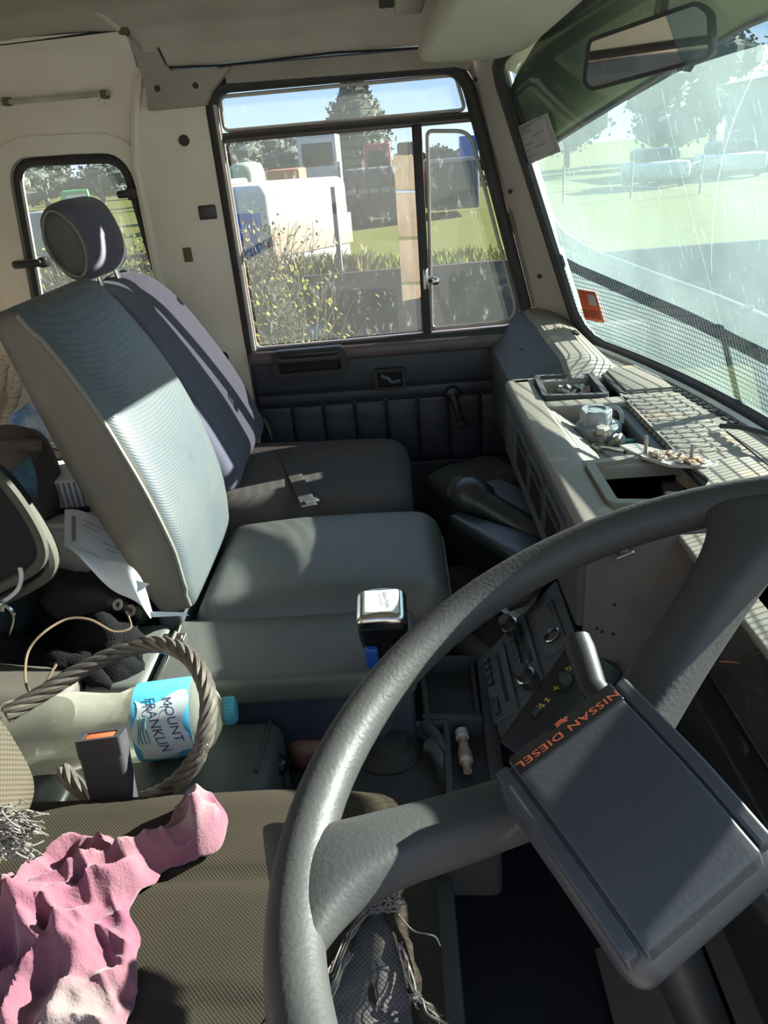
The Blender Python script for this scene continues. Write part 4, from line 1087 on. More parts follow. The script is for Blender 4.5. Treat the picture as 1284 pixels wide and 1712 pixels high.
# ================================================================== CENTRE BOX, ENGINE COVER, GEAR LEVER
bx = empty('storage_box', (-.21, .90, -.70), 'long low padded vinyl storage box lying between the driver and centre seats', 'storage box')
lidm = MB()
lidm.box((-.375, .818, -.672), (-.008, .985, -.626), .014, e=4); part(lidm, 'padded_lid', M['console'], bx)
lm2 = MB().box((-.47, .822, -.672), (-.380, .98, -.628), .012, e=4); part(lm2, 'lid_end', M['console'], bx)
part(MB().box((-.46, .828, -.80), (-.014, .975, -.668), .006), 'box_side', M['consoleside'], bx)
hp_ = at(290, 1066, Z=-.624)
h = MB(); h.rbox((.035, .020, .003), .001, Matrix.Translation(hp_)); h.tube([hp_+Vector((0, -.011, .002)), hp_+Vector((0, .011, .002))], .003, 8)
for dx in (-.011, .011): h.lathe([(.003, 0), (.003, .002), (.001, .0025)], 8, Matrix.Translation(hp_+Vector((dx, 0, .0015))))
part(h, 'hinge', M['steel'], bx)
part(MB().tube([at(302, 1046, Z=-.6255), at(265, 1145, Z=-.628)], .0016, 6), 'lid_seam', M['piping'], bx)
ec = MB()
ec.box((-.62, .592, -1.0), (-.195, .815, -.686), .022, e=4)
ecover = ec.build('engine_cover', M['cover'], origin=(-.4, .7, -1.0)); tag(ecover, 'dark grey-green vinyl engine cover under the water bottle and wire loop', 'engine cover')
p1, p2 = at(452, 1205, Z=-.685), at(428, 1290, Z=-.685)
part(MB().tube([p1, p2], .0025, 6), 'edge_seam', M['dashdark'], ecover)
# gear lever
kc = at(640, 1040, t=1.0)
gl = empty('gear_lever', (-.03, .76, -.80), 'tall gear lever with chrome-topped black knob and blue range switch', 'gear lever')
GF = frame(kc, (1, 0, 0), Vector((0, .978, .208)), Vector((0, -.208, .978)))
def kn(v):
    k = 1 - .22*max(0, -v.z-.0)/.045
    return Vector((v.x*k, v.y*k*(1-.10*(v.x/.035)**2), v.z + (.006*(1-(v.x/.035)**2) if v.z > 0 else 0)))
part(MB().rbox((.066, .062, .085), .020, GF @ Matrix.Translation((0, 0, -.012)), 4, 6, kn), 'knob', M['strip'], gl, ang=70)
part(MB().rbox((.067, .063, .022), .010, GF @ Matrix.Translation((0, .0, .022)), 4, 5, lambda v: Vector((v.x, v.y*(1-.10*(v.x/.035)**2), v.z+(.005*(1-(v.x/.035)**2) if v.z > 0 else 0)))), 'chrome_cap', M['chrome'], gl, ang=70)
pt = part(MB().rbox((.048, .044, .008), .0038, GF @ Matrix.Translation((0, .001, .0345)), 4, 4), 'cap_plate', M['whitep'], gl)
vs, fs = text_mesh('Eaton Fuller', .0085)
tm_ = MB().add([(v.x*.72, v.y, v.z) for v in vs], fs, GF @ Matrix.Translation((.008, .002, .0390)) @ Matrix.Rotation(R(-80), 4, 'Z'))
vs, fs = text_mesh('ROADRANGER', .0035)
tm_.add([(v.x, v.y, v.z) for v in vs], fs, GF @ Matrix.Translation((.001, .002, .0390)) @ Matrix.Rotation(R(-80), 4, 'Z'))
part(tm_, 'lettering', M['ink'], pt)
part(MB().rbox((.030, .024, .03), .005, GF @ Matrix.Translation((.0, -.020, -.055))), 'switch_housing', M['blackp'], gl)
bs_ = MB().rbox((.017, .012, .030), .004, Matrix.Translation(at(622, 1098, t=.985)))
for k in range(5): bs_.rbox((.0016, .014, .026), .0006, Matrix.Translation(at(622, 1098, t=.985)+Vector((-.006+k*.003, 0, 0))))
part(bs_, 'range_switch', M['blueplastic'], gl)
base = at(640, 1275, Z=-.80)
part(MB().tube([kc+Vector((0, -.005, -.055)), kc+Vector((.004, -.036, -.10)), base+Vector((0, 0, .06)), base], [.020, .017, .013, .013], 14), 'stalk', M['greycoat'], gl)
bp_ = [(.085, 0), (.088, .006), (.075, .014), (.078, .022), (.064, .032), (.066, .040), (.050, .052), (.052, .058), (.034, .068), (.030, .080), (.024, .082)]
part(MB().lathe(bp_, 28, Matrix.Translation(base+Vector((.01, -.01, -.02)))), 'rubber_boot', M['rubber'], gl)
# small ball-topped lever
p = at(468, 1279, Z=-.715)
sl_ = empty('small_lever', (p.x, p.y, -.80), 'short lever with small glossy black ball knob beside the engine cover', 'lever')
part(MB().lathe([(.001, -.013), (.009, -.010), (.013, -.002), (.013, .004), (.009, .010), (.001, .013)], 16, Matrix.Translation(p)), 'ball_knob', M['strip'], sl_)
part(MB().tube([p, p+Vector((-.005, -.02, -.08))], .005, 8), 'rod', M['blackp'], sl_)
S(MB().box((-.20, .3, -.86), (.02, .83, -.80), .004).build('trim_9', M['dashdark']))
# tape measure in faded red plastic
p = at(528, 1222, Z=-.755)
tmz = empty('tape_measure', (p.x, p.y, -.80), 'faded red tape measure with belt clip lying beside the gear lever', 'tape measure')
TM = Matrix.Translation(p+Vector((0, 0, -.01))) @ Matrix.Rotation(R(18), 4, 'Z') @ Matrix.Rotation(R(8), 4, 'X')
part(MB().rbox((.092, .082, .050), .020, TM, 3, 5), 'case', M['redplastic'], tmz, ang=70)
part(MB().rbox((.046, .040, .004), .0015, TM @ Matrix.Translation((.005, .008, .028)) @ Matrix.Rotation(R(12), 4, 'Z')), 'belt_clip', M['clearp'], tmz)
part(MB().rbox((.020, .012, .006), .002, TM @ Matrix.Translation((-.010, -.006, .030)) @ Matrix.Rotation(R(12), 4, 'Z')), 'clip_end', M['steel'], tmz)
part(MB().lathe([(.008, 0), (.008, .004), (.003, .006)], 12, TM @ Matrix.Translation((.028, -.024, .023))), 'lock_button', M['orange'], tmz)
# hoses and a spark plug in the floor console
for i, (pts, lb) in enumerate(((((712, 1212), (730, 1235), (742, 1262), (752, 1310)), 'upper grey hose curling down into the floor console'), (((714, 1246), (726, 1252), (738, 1275), (745, 1320)), 'lower grey hose curling down into the floor console'))):
    P = [at(*q, Z=z) for q, z in zip(pts, (-.735, -.735, -.745, -.78))]
    o = MB().tube(spline(P, 5), .010, 12).build('hose', M['hose'], origin=tuple(P[-1])); tag(o, lb, 'hose', 'hoses in the floor console')
p = at(772, 1225, Z=-.745); p2 = at(782, 1290, Z=-.748); ax = (p2-p).normalized(); ln = (p2-p).length
sp = empty('spark_plug', tuple((p+p2)/2), 'old spark plug with white tip lying in the console slot', 'spark plug')
part(MB().lathe([(.004, -.004), (.008, 0), (.008, ln*.2), (.006, ln*.22), (.008, ln*.4), (.010, ln*.55), (.010, ln*.75), (.006, ln*.8), (.006, ln)], 12, frame_z(p, ax)), 'body', M['rust'], sp)
part(MB().lathe([(.004, -.006), (.0095, -.002), (.0095, ln*.16), (.006, ln*.2)], 12, frame_z(p, ax)), 'white_tip', M['whitep'], sp)

# ================================================================== THINGS LYING ABOUT
# water bottle, lying on the engine cover along x
A_, B_ = at(-8, 1240, Z=-.636), at(398, 1186, Z=-.634)
ba = (B_-A_).normalized(); bl_ = (B_-A_).length
BF = frame_z(A_, ba, (0, 0, 1)); r_ = .049; Lk = bl_
bot = empty('water_bottle', (A_.x+.15, A_.y, -.70), 'large clear water bottle, teal cap, blue and white label, lying on its side', 'bottle')
def dent(p, a):
    k = .0045*math.exp(-((p.z-Lk*.48)/.022)**2)*(1+math.cos(a-1.0)) + .0016*math.sin(a*5+p.z*60)*math.exp(-((p.z-Lk*.42)/.05)**2)
    q = Vector((p.x, p.y, 0)); l = q.length
    return Vector((p.x, p.y, p.z)) - q*(k/l if l > .02 else 0)
prof = [(.012, .004), (.032, 0), (.044, .006), (r_, .020)] + [(r_-.0012*(k % 2), .03+Lk*.085*k) for k in range(0, 7)] + [(r_, Lk*.70), (r_, Lk*.82), (r_*.96, Lk*.855), (r_*.80, Lk*.89), (r_*.50, Lk*.92), (.0145, Lk*.932), (.0145, Lk*.94)]
PET = glass_mat('milky_bottle_plastic', .44, tint=(.95, .95, .90), streak=.55, dustcol=(.92, .88, .76), sscale=(22, 22, 22))
part(MB().lathe(prof, 32, BF, fn=dent), 'bottle_body', PET, bot, ang=70)
part(MB().lathe([(.0155, Lk*.935), (.0185, Lk*.938), (.0185, Lk*.945), (.0160, Lk*.946)], 20, BF), 'neck_ring', M['clearp'], bot)
cpm = MB().lathe([(.0165, Lk*.945), (.0172, Lk*.948), (.0172, Lk*.985), (.0155, Lk*.992), (.002, Lk*.992)], 24, BF)
for k in range(24):
    a_ = 2*math.pi*k/24; cpm.rbox((.0014, .0014, Lk*.032), .0005, BF @ Matrix.Translation((.0174*math.cos(a_), .0174*math.sin(a_), Lk*.966)), 1, 1)
part(cpm, 'cap', M['bluecap'], bot)
z0, z1 = Lk*.60, Lk*.83
lab = MB().lathe([(r_+.0006, z0), (r_+.0008, z0+.002), (r_+.0008, z1-.006), (r_*.990, z1)], 40, BF, caps=False)
lb_ = part(lab, 'label', M['bluelab'], bot)
wv = MB()  # white central area of the label, wrapped
# local angle pointing at the camera
inv = BF.inverted() @ Vector((0, 0, 0)); ac = math.atan2(inv.y, inv.x) + .35
def wrap(u, v, up=.0012):   # u along the axis (0..1), v around (metres)
    a_ = ac + v/r_
    return BF @ Vector(((r_+up)*math.cos(a_), (r_+up)*math.sin(a_), z0+(z1-z0)*u))
# which way does v run on screen
sg = 1
def sdown(v): return -(wrap(.5, v)).dot(CU)
sg = 1 if sdown(.01) > sdown(-.01) else -1
part(MB().grid(lambda u, v: wrap(.06+.88*u+.06*math.sin(v*9), sg*(-.045+.080*v+.008*math.sin(u*5))), 12, 16, flip=(sg > 0)), 'white_panel', M['whitelab'], lb_)
def wraptext(body, size, u0, v0, squeeze=1, rot=None, mat='navytext', nm='lettering', shear=0, along=False):
    vs, fs = text_mesh(body, size, shear=shear); vs, fs = subdivide(vs, fs, .004)
    m = MB(); out = []
    for v in vs:
        x, y = v.x*squeeze, v.y + v.x*squeeze*(rot or 0)
        # text runs down the screen (around the bottle), its top towards the cap
        out.append(wrap(u0 + y/(z1-z0), sg*(v0 + x), .0019))
    m.add(out, fs); return part(m, nm, M[mat], lb_)
wraptext('MOUNT', .0160, .70, -.016, .95, rot=.24)
wraptext('FRANKLIN', .0180, .42, -.010, .84, rot=.24)
wraptext('Pure', .018, .62, .042, .9, mat='whitelab', nm='script_lettering', shear=.3)
tr_ = MB()
for k in range(4): tr_.tube([wrap(.12+.05*k+.02*math.sin(j*1.3+k), sg*(-.022+.008*j), .0016) for j in range(5)], .0007, 4)
part(tr_, 'label_motif', M['teal'], lb_)
# wire rope loop standing over the bottle
pts = [((10, 1195), .85), ((70, 1160), .87), ((140, 1118), .89), ((210, 1086), .90), ((270, 1078), .89), ((318, 1100), .86), ((345, 1150), .83), ((347, 1205), .81), ((330, 1265), .80), ((290, 1312), .81), ((235, 1338), .84), ((175, 1340), .86), ((130, 1315), .875), ((105, 1288), .89)]
P = spline([at(*q, t=t_) for q, t_ in pts], 10)
for p in P: p.z = max(p.z, -.674)
rope = MB(); rr = .0095; n = len(P)
dist = [0]
for i in range(1, n): dist.append(dist[-1]+(P[i]-P[i-1]).length)
P3 = []; 
for s_ in range(6):
    strand = []
    for i in range(n):
        T_ = (P[min(n-1, i+1)]-P[max(0, i-1)]).normalized(); F_ = frame_z(P[i], T_, (.3, .5, .8)); a_ = 2*math.pi*s_/6 + dist[i]*60
        strand.append(F_ @ Vector((rr*.62*math.cos(a_), rr*.62*math.sin(a_), 0)))
    rope.tube(strand, rr*.46, 7)
o = rope.build('wire_rope_loop', M['cable'], origin=tuple(at(200, 1335, Z=-.70))); tag(o, 'stiff loop of greasy twisted wire rope arching over the water bottle', 'wire rope')
# bootlace
P = spline([at(*q, t=t_) for q, t_ in (((215, 1030), .98), ((218, 1050), .97), ((190, 1056), .96), ((150, 1036), .955), ((110, 1036), .95), ((70, 1060), .93), ((47, 1090), .92), ((42, 1130), .90), ((48, 1155), .89), ((62, 1162), .885), ((80, 1135), .89), ((94, 1110), .90))], 6)
o = MB().tube(P, .0016, 6).build('bootlace', M['string'], origin=tuple(P[0])); tag(o, 'thin brown cord looping over the black fleece behind the bottle', 'cord')
# seat belt buckle
bc = at(184, 1300, t=.80)
bu = empty('seat_belt_buckle', (bc.x, bc.y, bc.z-.08), 'upright grey seat belt buckle with orange release button in front of the bottle', 'seat belt buckle')
bz = (CU*.9 + Vector((0, 0, .6))).normalized(); bx_ = (CR - bz*CR.dot(bz)).normalized(); by_ = bz.cross(bx_)
BU = frame(bc, bx_, by_, bz) @ Matrix.Rotation(R(-6), 4, 'Y')
part(MB().rbox((.047, .024, .094), .007, BU, 2, 4, lambda v: Vector((v.x*(1+.06*v.z/.045), v.y, v.z))), 'housing', M['buckle'], bu)
fr2 = MB().ringplate(rounded([(-.0245, -.0122), (.0245, -.0122), (.0245, .0122), (-.0245, .0122)], .005, 3), rounded([(-.017, -.0085), (.017, -.0085), (.017, .006), (-.017, .006)], .003, 3), .030, .050, BU)
part(fr2, 'mouth_frame', M['buckle'], bu)
part(MB().rbox((.033, .0138, .022), .003, BU @ Matrix.Translation((0, -.0012, .0385))), 'release_button', M['orange'], bu)
part(MB().tube([BU @ Vector((0, 0, -.045)), BU @ Vector((0, .004, -.12))], .012, 8, flat=.4), 'stem', M['belt'], bu)
# pink towel on the driver's seat: folded sheet
rows = [((330, 1336), (352, 1332)), ((300, 1362), (374, 1366)), ((282, 1388), (373, 1418)), ((215, 1425), (310, 1448)), ((140, 1424), (262, 1478)), ((66, 1455), (228, 1530)), ((-10, 1488), (247, 1572)), ((-60, 1560), (236, 1640)), ((-80, 1640), (214, 1700)), ((-100, 1760), (190, 1765))]
rowL = spline([Vector((*a, 0)) for a, b in rows], 8); rowR = spline([Vector((*b, 0)) for a, b in rows], 8)
ridges = [  # polylines in the photograph's own towel, (points, height, width)
    (((370, 1395), (300, 1432), (240, 1462), (150, 1500), (80, 1530)), .030, .016), (((345, 1340), (335, 1385), (345, 1415)), .016, .012),
    (((130, 1430), (90, 1470), (50, 1510), (40, 1550)), .022, .013), (((225, 1500), (160, 1530), (95, 1545), (60, 1565)), .022, .013),
    (((-20, 1610), (50, 1575), (110, 1562), (135, 1590), (120, 1640)), .032, .015), (((165, 1565), (160, 1610), (130, 1680), (100, 1730)), .020, .012),
    (((60, 1600), (90, 1640), (60, 1690), (30, 1740)), .026, .012), (((225, 1530), (235, 1590), (215, 1640), (140, 1700)), .014, .011), (((-20, 1680), (40, 1660), (80, 1600)), .018, .012), (((180, 1440), (205, 1455), (240, 1500)), .012, .010)]
RG = [([dpt(*q, 0) for q in pts], h_, w_) for pts, h_, w_ in ridges]
def segd(p, a, b):
    ab = b-a; t_ = max(0, min(1, (p-a).dot(ab)/max(ab.length_squared, 1e-12))); return (p-(a+ab*t_)).length
def towel(u, v):
    k = v*(len(rowL)-1); i = min(int(k), len(rowL)-2); w_ = k-i
    a = rowL[i]*(1-w_)+rowL[i+1]*w_; b = rowR[i]*(1-w_)+rowR[i+1]*w_
    wob = 4*math.sin(v*37)*(.5-u)
    q = a*(1-u)+b*u; p = dpt(q.x+wob, q.y, 0); xy = Vector((p.x, p.y, 0)); h_ = .006
    for P, hh, w in RG:
        d = min(segd(xy, Vector((P[j].x, P[j].y, 0)), Vector((P[j+1].x, P[j+1].y, 0))) for j in range(len(P)-1))
        h_ += hh*(.62*math.exp(-(d/(w*.62))**2) + .5*math.exp(-d/(w*.9)))
    e_ = min(1, min(u, 1-u, v*1.5)*9); h_ += .014*max(0, 1-3.2*abs(noise.noise(Vector((p.x*13+3, p.y*13, 8)))))**2 + .006*max(0, 1-3*abs(noise.noise(Vector((p.x*31, p.y*31+4, 2)))))**2
    h_ = .003 + (h_-.003)*(.25+.75*e_)
    h_ += .003*noise.noise(Vector((p.x*45, p.y*45, 1))) + .0012*noise.noise(Vector((p.x*160, p.y*160, 3)))
    return Vector((p.x + .010*noise.noise(p*16), p.y + .010*noise.noise(p*16+Vector((5, 3, 1))), p.z+max(h_, .002)))
tw = MB().grid(towel, 70, 150, flip=False)
p = dpt(120, 1600)
o = tw.build('towel', M['pink'], origin=tuple(p), ang=80); tag(o, 'crumpled pink towel with pale stained edges lying on the driver seat', 'towel')
md = o.modifiers.new('thick', 'SOLIDIFY'); md.thickness = .004; md.offset = 1

# --- behind the seats (left edge)
def blob(name, size, Mx, mat, r=.03, k=5, wob=.008, freq=22, par=None, e=4, sag=None):
    def fn(v):
        n_ = Vector((noise.noise(v*freq), noise.noise(v*freq+Vector((7, 1, 2))), noise.noise(v*freq+Vector((3, 9, 4)))))
        w_ = v+n_*wob
        return sag(w_) if sag else w_
    mb = MB().rbox(size, r, Mx, k, e, fn)
    return part(mb, name, mat, par, ang=80) if par else mb
# black bag with dusty piping and zip
bgp = at(18, 935, Y=.93)
bag = empty('black_bag', (bgp.x, bgp.y, -.655), 'black nylon bag with dusty piped lid and open zip behind the seats', 'bag')
g0 = [at(px, py, Y=.90) for px, py in ((-60, 770), (10, 805), (62, 880), (72, 925), (40, 965), (-60, 1030))]
BGM = frame(at(-30, 900, Y=.98), (.86, .30, -.40), (-.34, .94, 0), (.38, .14, .91))
blob('bag_body', (.13, .14, .16), frame(at(-22, 985, Y=.97), (1, 0, 0), (0, 1, 0), (0, 0, 1)), M['bag'], r=.05, par=bag)
lidp = spline([Vector((*q, 0)) for q in ((-40, 770), (0, 800), (38, 848), (66, 900), (68, 935), (40, 960), (-40, 1000))], 5)
cpos = [at(q.x, q.y, Y=.885+.0006*(q.y-800)*0) for q in lidp]
lidm = MB(); nn = len(cpos); back = [p+Vector((-.012, .05, -.012)) for p in cpos]
lidm.add([*cpos, *back], [(i, i+1, nn+i+1, nn+i) for i in range(nn-1)] + [tuple(range(nn))[::-1], tuple(range(nn, 2*nn))])
part(lidm, 'bag_lid', M['bag'], bag, ang=40)
part(MB().tube([p+Vector((.002, -.002, 0)) for p in cpos], .0075, 8), 'piping', M['bagtrim'], bag)
part(MB().tube([p+Vector((.004, .012, -.022)) for p in cpos[8:]], .0085, 8, flat=1.5), 'lower_piping', M['bagtrim'], bag)
zp = MB(); zpts = spline([at(*q, Y=.875) for q in ((-6, 1012), (14, 1000), (30, 985), (36, 965), (34, 950))], 12)
for i, p in enumerate(zpts):
    if i % 2 == 0: zp.rbox((.006, .003, .0022), .0006, frame_z(p, (zpts[min(i+1, len(zpts)-1)]-zpts[i-1 if i else 0])+Vector((1e-6, 0, 0)), (0, -1, 0)), 1, 1)
zp.tube(zpts, .0018, 5)
part(zp, 'zip_teeth', M['whitep'], bag)
ck = MB(); q = at(8, 1020, Y=.87); ck.tube(spline([q+Vector((-.02, 0, .012)), q+Vector((.004, 0, .006)), q+Vector((.010, 0, -.012)), q+Vector((-.004, 0, -.040))], 5), .0028, 6); ck.rbox((.014, .006, .016), .003, Matrix.Translation(q+Vector((-.006, 0, .005))))
part(ck, 'zip_pull', M['chrome'], bag)
# cap with a printed front
cpn = at(38, 790, Y=1.12)
cap = empty('printed_cap', (cpn.x, cpn.y, cpn.z-.08), 'brown cap with dark blue printed front wedged behind the centre seat', 'cap')
CPM = frame(cpn, Vector((.60, .55, -.58)).normalized(), Vector((.35, .35, .87)).normalized(), Vector((.68, -.73, 0)).normalized())
def capfn(p, a):
    return p
cc_ = at(20, 800, Y=1.14)
CM = frame(cc_, CR, CU, -CF)      # axes chosen along the sight direction of a cap lying on its side
cp_ = MB().rbox((.15, .165, .12), .055, CM @ Matrix.Rotation(R(12), 4, 'Z'), 6, 6, lambda v: v + Vector((noise.noise(v*18), noise.noise(v*18+Vector((4, 4, 4))), 0))*.008)
part(cp_, 'crown', M['capbrown'], cap, ang=80)
fp = MB().grid(lambda u, v: CM @ (Matrix.Rotation(R(12), 3, 'Z') @ Vector((-.066+.118*u+.012*math.sin(v*3), -.050+.078*v, .0625-.010*(2*u-1)**2-.012*(2*v-1)**2))), 10, 10)
fpo = part(fp, 'printed_front', M['capblue'], cap)
pr_ = MB()
for (x_, y_, t_, s_) in ((-.028, .0, 'M', .034), (.022, -.014, 'C', .030)):
    vs, fs = text_mesh(t_, s_, bold=.0008); pr_.add([(v.x, v.y, 0) for v in vs], fs, CM @ Matrix.Rotation(R(12), 4, 'Z') @ Matrix.Translation((x_, y_, .0635)))
part(pr_, 'white_letters', M['whitep'], fpo)
pr_ = MB()
for (x_, y_, r1_) in ((-.04, .012, .012), (.0, .0, .014), (-.01, -.03, .010)):
    pr_.lathe([(r1_*.6, 0), (r1_, 0), (r1_, .0006), (r1_*.6, .0006)], 18, CM @ Matrix.Rotation(R(12), 4, 'Z') @ Matrix.Translation((x_, y_, .0600)))
part(pr_, 'teal_rings', M['teal'], fpo)
part(MB().tube([CM @ (Matrix.Rotation(R(12), 3, 'Z') @ Vector((-.075+.15*k/14, .040+.010*math.sin(k*.25), .056-.0008*(k-7)**2*.5))) for k in range(15)], .010, 8), 'folded_brim', M['capbrown'], cap)
# white plastic tub
tc_ = at(140, 900, Y=1.10)
tub = empty('white_tub', (tc_.x, tc_.y, -.655), 'pale plastic tub standing behind the lowered centre seat back', 'tub')
part(blob('x', (.20, .15, .14), Matrix.Translation(tc_+Vector((.0, .05, -.035))), None, r=.03, wob=.002), 'tub_body', M['whitep'], tub, ang=80) if 0 else part(MB().rbox((.20, .15, .13), .03, Matrix.Translation(tc_+Vector((.0, .05, -.03))), 3, 4), 'tub_body', M['whitep'], tub, ang=70)
part(MB().tube([tc_+Vector((.10*math.cos(a_), .05+.075*math.sin(a_), .035)) for a_ in [2*math.pi*k/28 for k in range(28)]], .006, 8, True), 'tub_rim', M['whitep'], tub)
# paper documents
def sheet(name, quad, mat, nu=16, nv=12, bend=lambda u, v: 0, dirn=Vector((0, 0, 1)), **k):
    a, b, c, d = quad
    return MB().grid(lambda u, v: (a*(1-u)+b*u)*(1-v)+(d*(1-u)+c*u)*v + dirn*bend(u, v), nu, nv)
q4 = [at(108, 852, Y=1.01), at(205, 905, Y=1.03), at(245, 980, Y=.945), at(120, 920, Y=.945)]
sh = MB()
mid_ = [at(105, 918, Y=.965), at(185, 935, Y=.955), at(250, 975, Y=.94)]
pap = empty('paper_documents', tuple(at(200, 975, Y=.95)), 'white printed papers crumpled against the centre seat back', 'papers')
up_ = MB().grid(lambda u, v: (at(108, 852, Y=1.03)*(1-u)+at(215, 880, Y=1.03)*u)*(1-v) + (at(107, 915, Y=.965)*(1-u)+at(225, 948, Y=.965)*u)*v + Vector((0, 0, .006*math.sin(u*6))), 14, 10)
o1 = part(up_, 'upper_sheet', M['paper'], pap)
def lowp(u, v):
    L = spline([at(107, 914, Y=.955), at(150, 950, Y=.925), at(200, 992, Y=.900), at(252, 1027, Y=.885)], 6); Rr = spline([at(140, 918, Y=.960), at(195, 938, Y=.935), at(236, 968, Y=.905), at(254, 1020, Y=.888)], 6)
    k = v*18; i = min(int(k), 17); w_ = k-i
    return (L[i]*(1-w_)+L[i+1]*w_)*(1-u)+(Rr[i]*(1-w_)+Rr[i+1]*w_)*u + Vector((0, -.008*math.sin(u*math.pi), .006*math.sin(v*9+u*3)))
o2 = part(MB().grid(lowp, 8, 36), 'folded_sheet', M['paper'], pap)
part(MB().add([at(228, 970, Y=.90), at(250, 976, Y=.898), at(236, 988, Y=.896), at(226, 984, Y=.898)], [(0, 1, 2, 3)]), 'torn_corner', M['paper'], pap)
part(MB().add([at(246, 1022, Y=.886), at(310, 1024, Y=.886), at(316, 1029, Y=.884), at(252, 1032, Y=.884)], [(0, 1, 2, 3)]), 'sheet_edge', M['paper'], pap)
pk_ = MB()
def onup(u, v): return (at(108, 852, Y=1.03)*(1-u)+at(215, 880, Y=1.03)*u)*(1-v) + (at(107, 915, Y=.965)*(1-u)+at(225, 948, Y=.965)*u)*v + Vector((0, 0, .006*math.sin(u*6)))
pn = (onup(1, 0)-onup(0, 0)).cross(onup(0, 1)-onup(0, 0)).normalized()
if pn.dot(ray(150, 900)) > 0: pn = -pn
for (u0_, v0_, u1_, v1_) in ((.12, .22, .18, .85), (.30, .25, .62, .27), (.30, .38, .5, .40), (.55, .6, .8, .62), (.6, .72, .75, .74)):
    pk_.add([onup(u0_, v0_)+pn*.002, onup(u1_, v0_)+pn*.002, onup(u1_, v1_)+pn*.002, onup(u0_, v1_)+pn*.002], [(0, 1, 2, 3)])
part(pk_, 'printed_lines', M['ink'], pap)
# corrugated grey box with a black barcode end
q = at(122, 812, Y=1.18)
cbx = empty('striped_carton', (q.x, q.y, q.z-.06), 'pale striped carton with a barcode edge between cap and seat back', 'carton')
part(MB().rbox((.09, .10, .06), .004, Matrix.Translation(q)), 'carton_body', M['whitep'], cbx)
st = MB()
for k in range(9): st.rbox((.004, .002, .052), .0005, Matrix.Translation(q+Vector((-.036+k*.009, -.0505, .0))))
part(st, 'stripes', M['ink'], cbx)
part(MB().rbox((.06, .004, .016), .001, Matrix.Translation(q+Vector((.012, -.052, -.026)))), 'barcode_band', M['strip'], cbx)
# blue foil packet
q = at(60, 705, Y=1.35)
o = MB().rbox((.075, .10, .06), .025, Matrix.Translation(q), 4, 4, lambda v: v+Vector((0, 0, 1))*.006*noise.noise(v*40)).build('foil_packet', M['silverblue'], origin=tuple(q+Vector((0, 0, -.03))), ang=80)
tag(o, 'shiny blue and silver packet behind the centre seat back', 'packet')
q = at(98, 745, Y=1.28)
o = MB().tube([q+Vector((-.06, .02, .01)), q, q+Vector((.05, -.02, -.01))], .010, 12).build('chrome_tube', M['chrome'], origin=tuple(q)); tag(o, 'short shiny metal tube lying under the blue packet', 'tube')
# hanging rope loops
rp = MB(); 
for k, (sx_, ex_) in enumerate(((4, 2), (30, 18))):
    pass
P = spline([at(*q, Y=1.42) for q in ((-12, 690), (2, 640), (4, 612), (16, 602), (30, 615), (28, 650), (14, 690), (4, 720))], 8)
n = len(P)
dist = [0]
for i in range(1, n): dist.append(dist[-1]+(P[i]-P[i-1]).length)
for s_ in range(3):
    rp.tube([frame_z(P[i], (P[min(n-1, i+1)]-P[max(0, i-1)]), (0, 1, 0)) @ Vector((.0055*math.cos(2.094*s_+dist[i]*190), .0055*math.sin(2.094*s_+dist[i]*190), 0)) for i in range(n)], .0058, 7)
o = rp.build('cream_rope', M['rope'], origin=tuple(P[-1])); tag(o, 'looped cream twisted rope hanging at the rear wall', 'rope')
# dark trousers
q = at(150, 938, Y=1.06)
o = MB().rbox((.24, .20, .05), .022, Matrix.Translation(q+Vector((0, .02, -.045))) @ Matrix.Rotation(R(-8), 4, 'Z'), 12, 4, lambda v: v+Vector((0, 0, .010*math.sin(v.x*40+v.y*70)+.008*noise.noise(v*25)))).build('dark_trousers', M['trouser'], origin=tuple(q+Vector((0, 0, -.06))), ang=80)
tag(o, 'folded dark brown canvas trousers under the papers and bag', 'trousers')
# canvas strap with two brass eyelets
q = at(208, 1018, Y=.955)
es = empty('eyelet_strap', tuple(q), 'scrap of pale canvas with two brass eyelets beside the papers', 'strap')
part(MB().rbox((.055, .012, .030), .005, frame(q, (.85, 0, -.5), (.3, .8, .5), (.4, -.6, .7)), 3, 3, lambda v: v+Vector((0, 0, .003*math.sin(v.x*90)))), 'canvas', M['bolster'], es)
for q2 in ((198, 1011), (219, 1021)):
    part(MB().lathe([(.004, 0), (.009, .001), (.008, .003), (.004, .002)], 16, frame_z(at(*q2, Y=.943), (-.3, -.75, .6)), caps=False), 'eyelet', M['rust'], es)
# black fleece: one crumpled garment
def fle(u, v):
    px, py = -40+270*u, 985+150*v
    p = at(px, py, Z=-.588-.03*v)
    h_ = .018*math.sin(u*7+v*4)+.025*noise.noise(Vector((u*4, v*4, 2)))+.012*noise.noise(Vector((u*11, v*11, 5)))
    for (cx, cy, w_, hh) in ((.25, .72, .22, .035), (.80, .55, .14, .03), (.10, .5, .12, .03)):
        h_ += hh*math.exp(-(((u-cx)/w_)**2+((v-cy)/.16)**2))
    return Vector((p.x, p.y, p.z+h_-.02))
q = at(110, 1070, Z=-.63)
o = MB().grid(fle, 60, 40).build('black_fleece', M['blackcloth'], origin=tuple(q), ang=80); tag(o, 'crumpled black fleece garment heaped behind the water bottle', 'clothing')
md = o.modifiers.new('t', 'SOLIDIFY'); md.thickness = .012
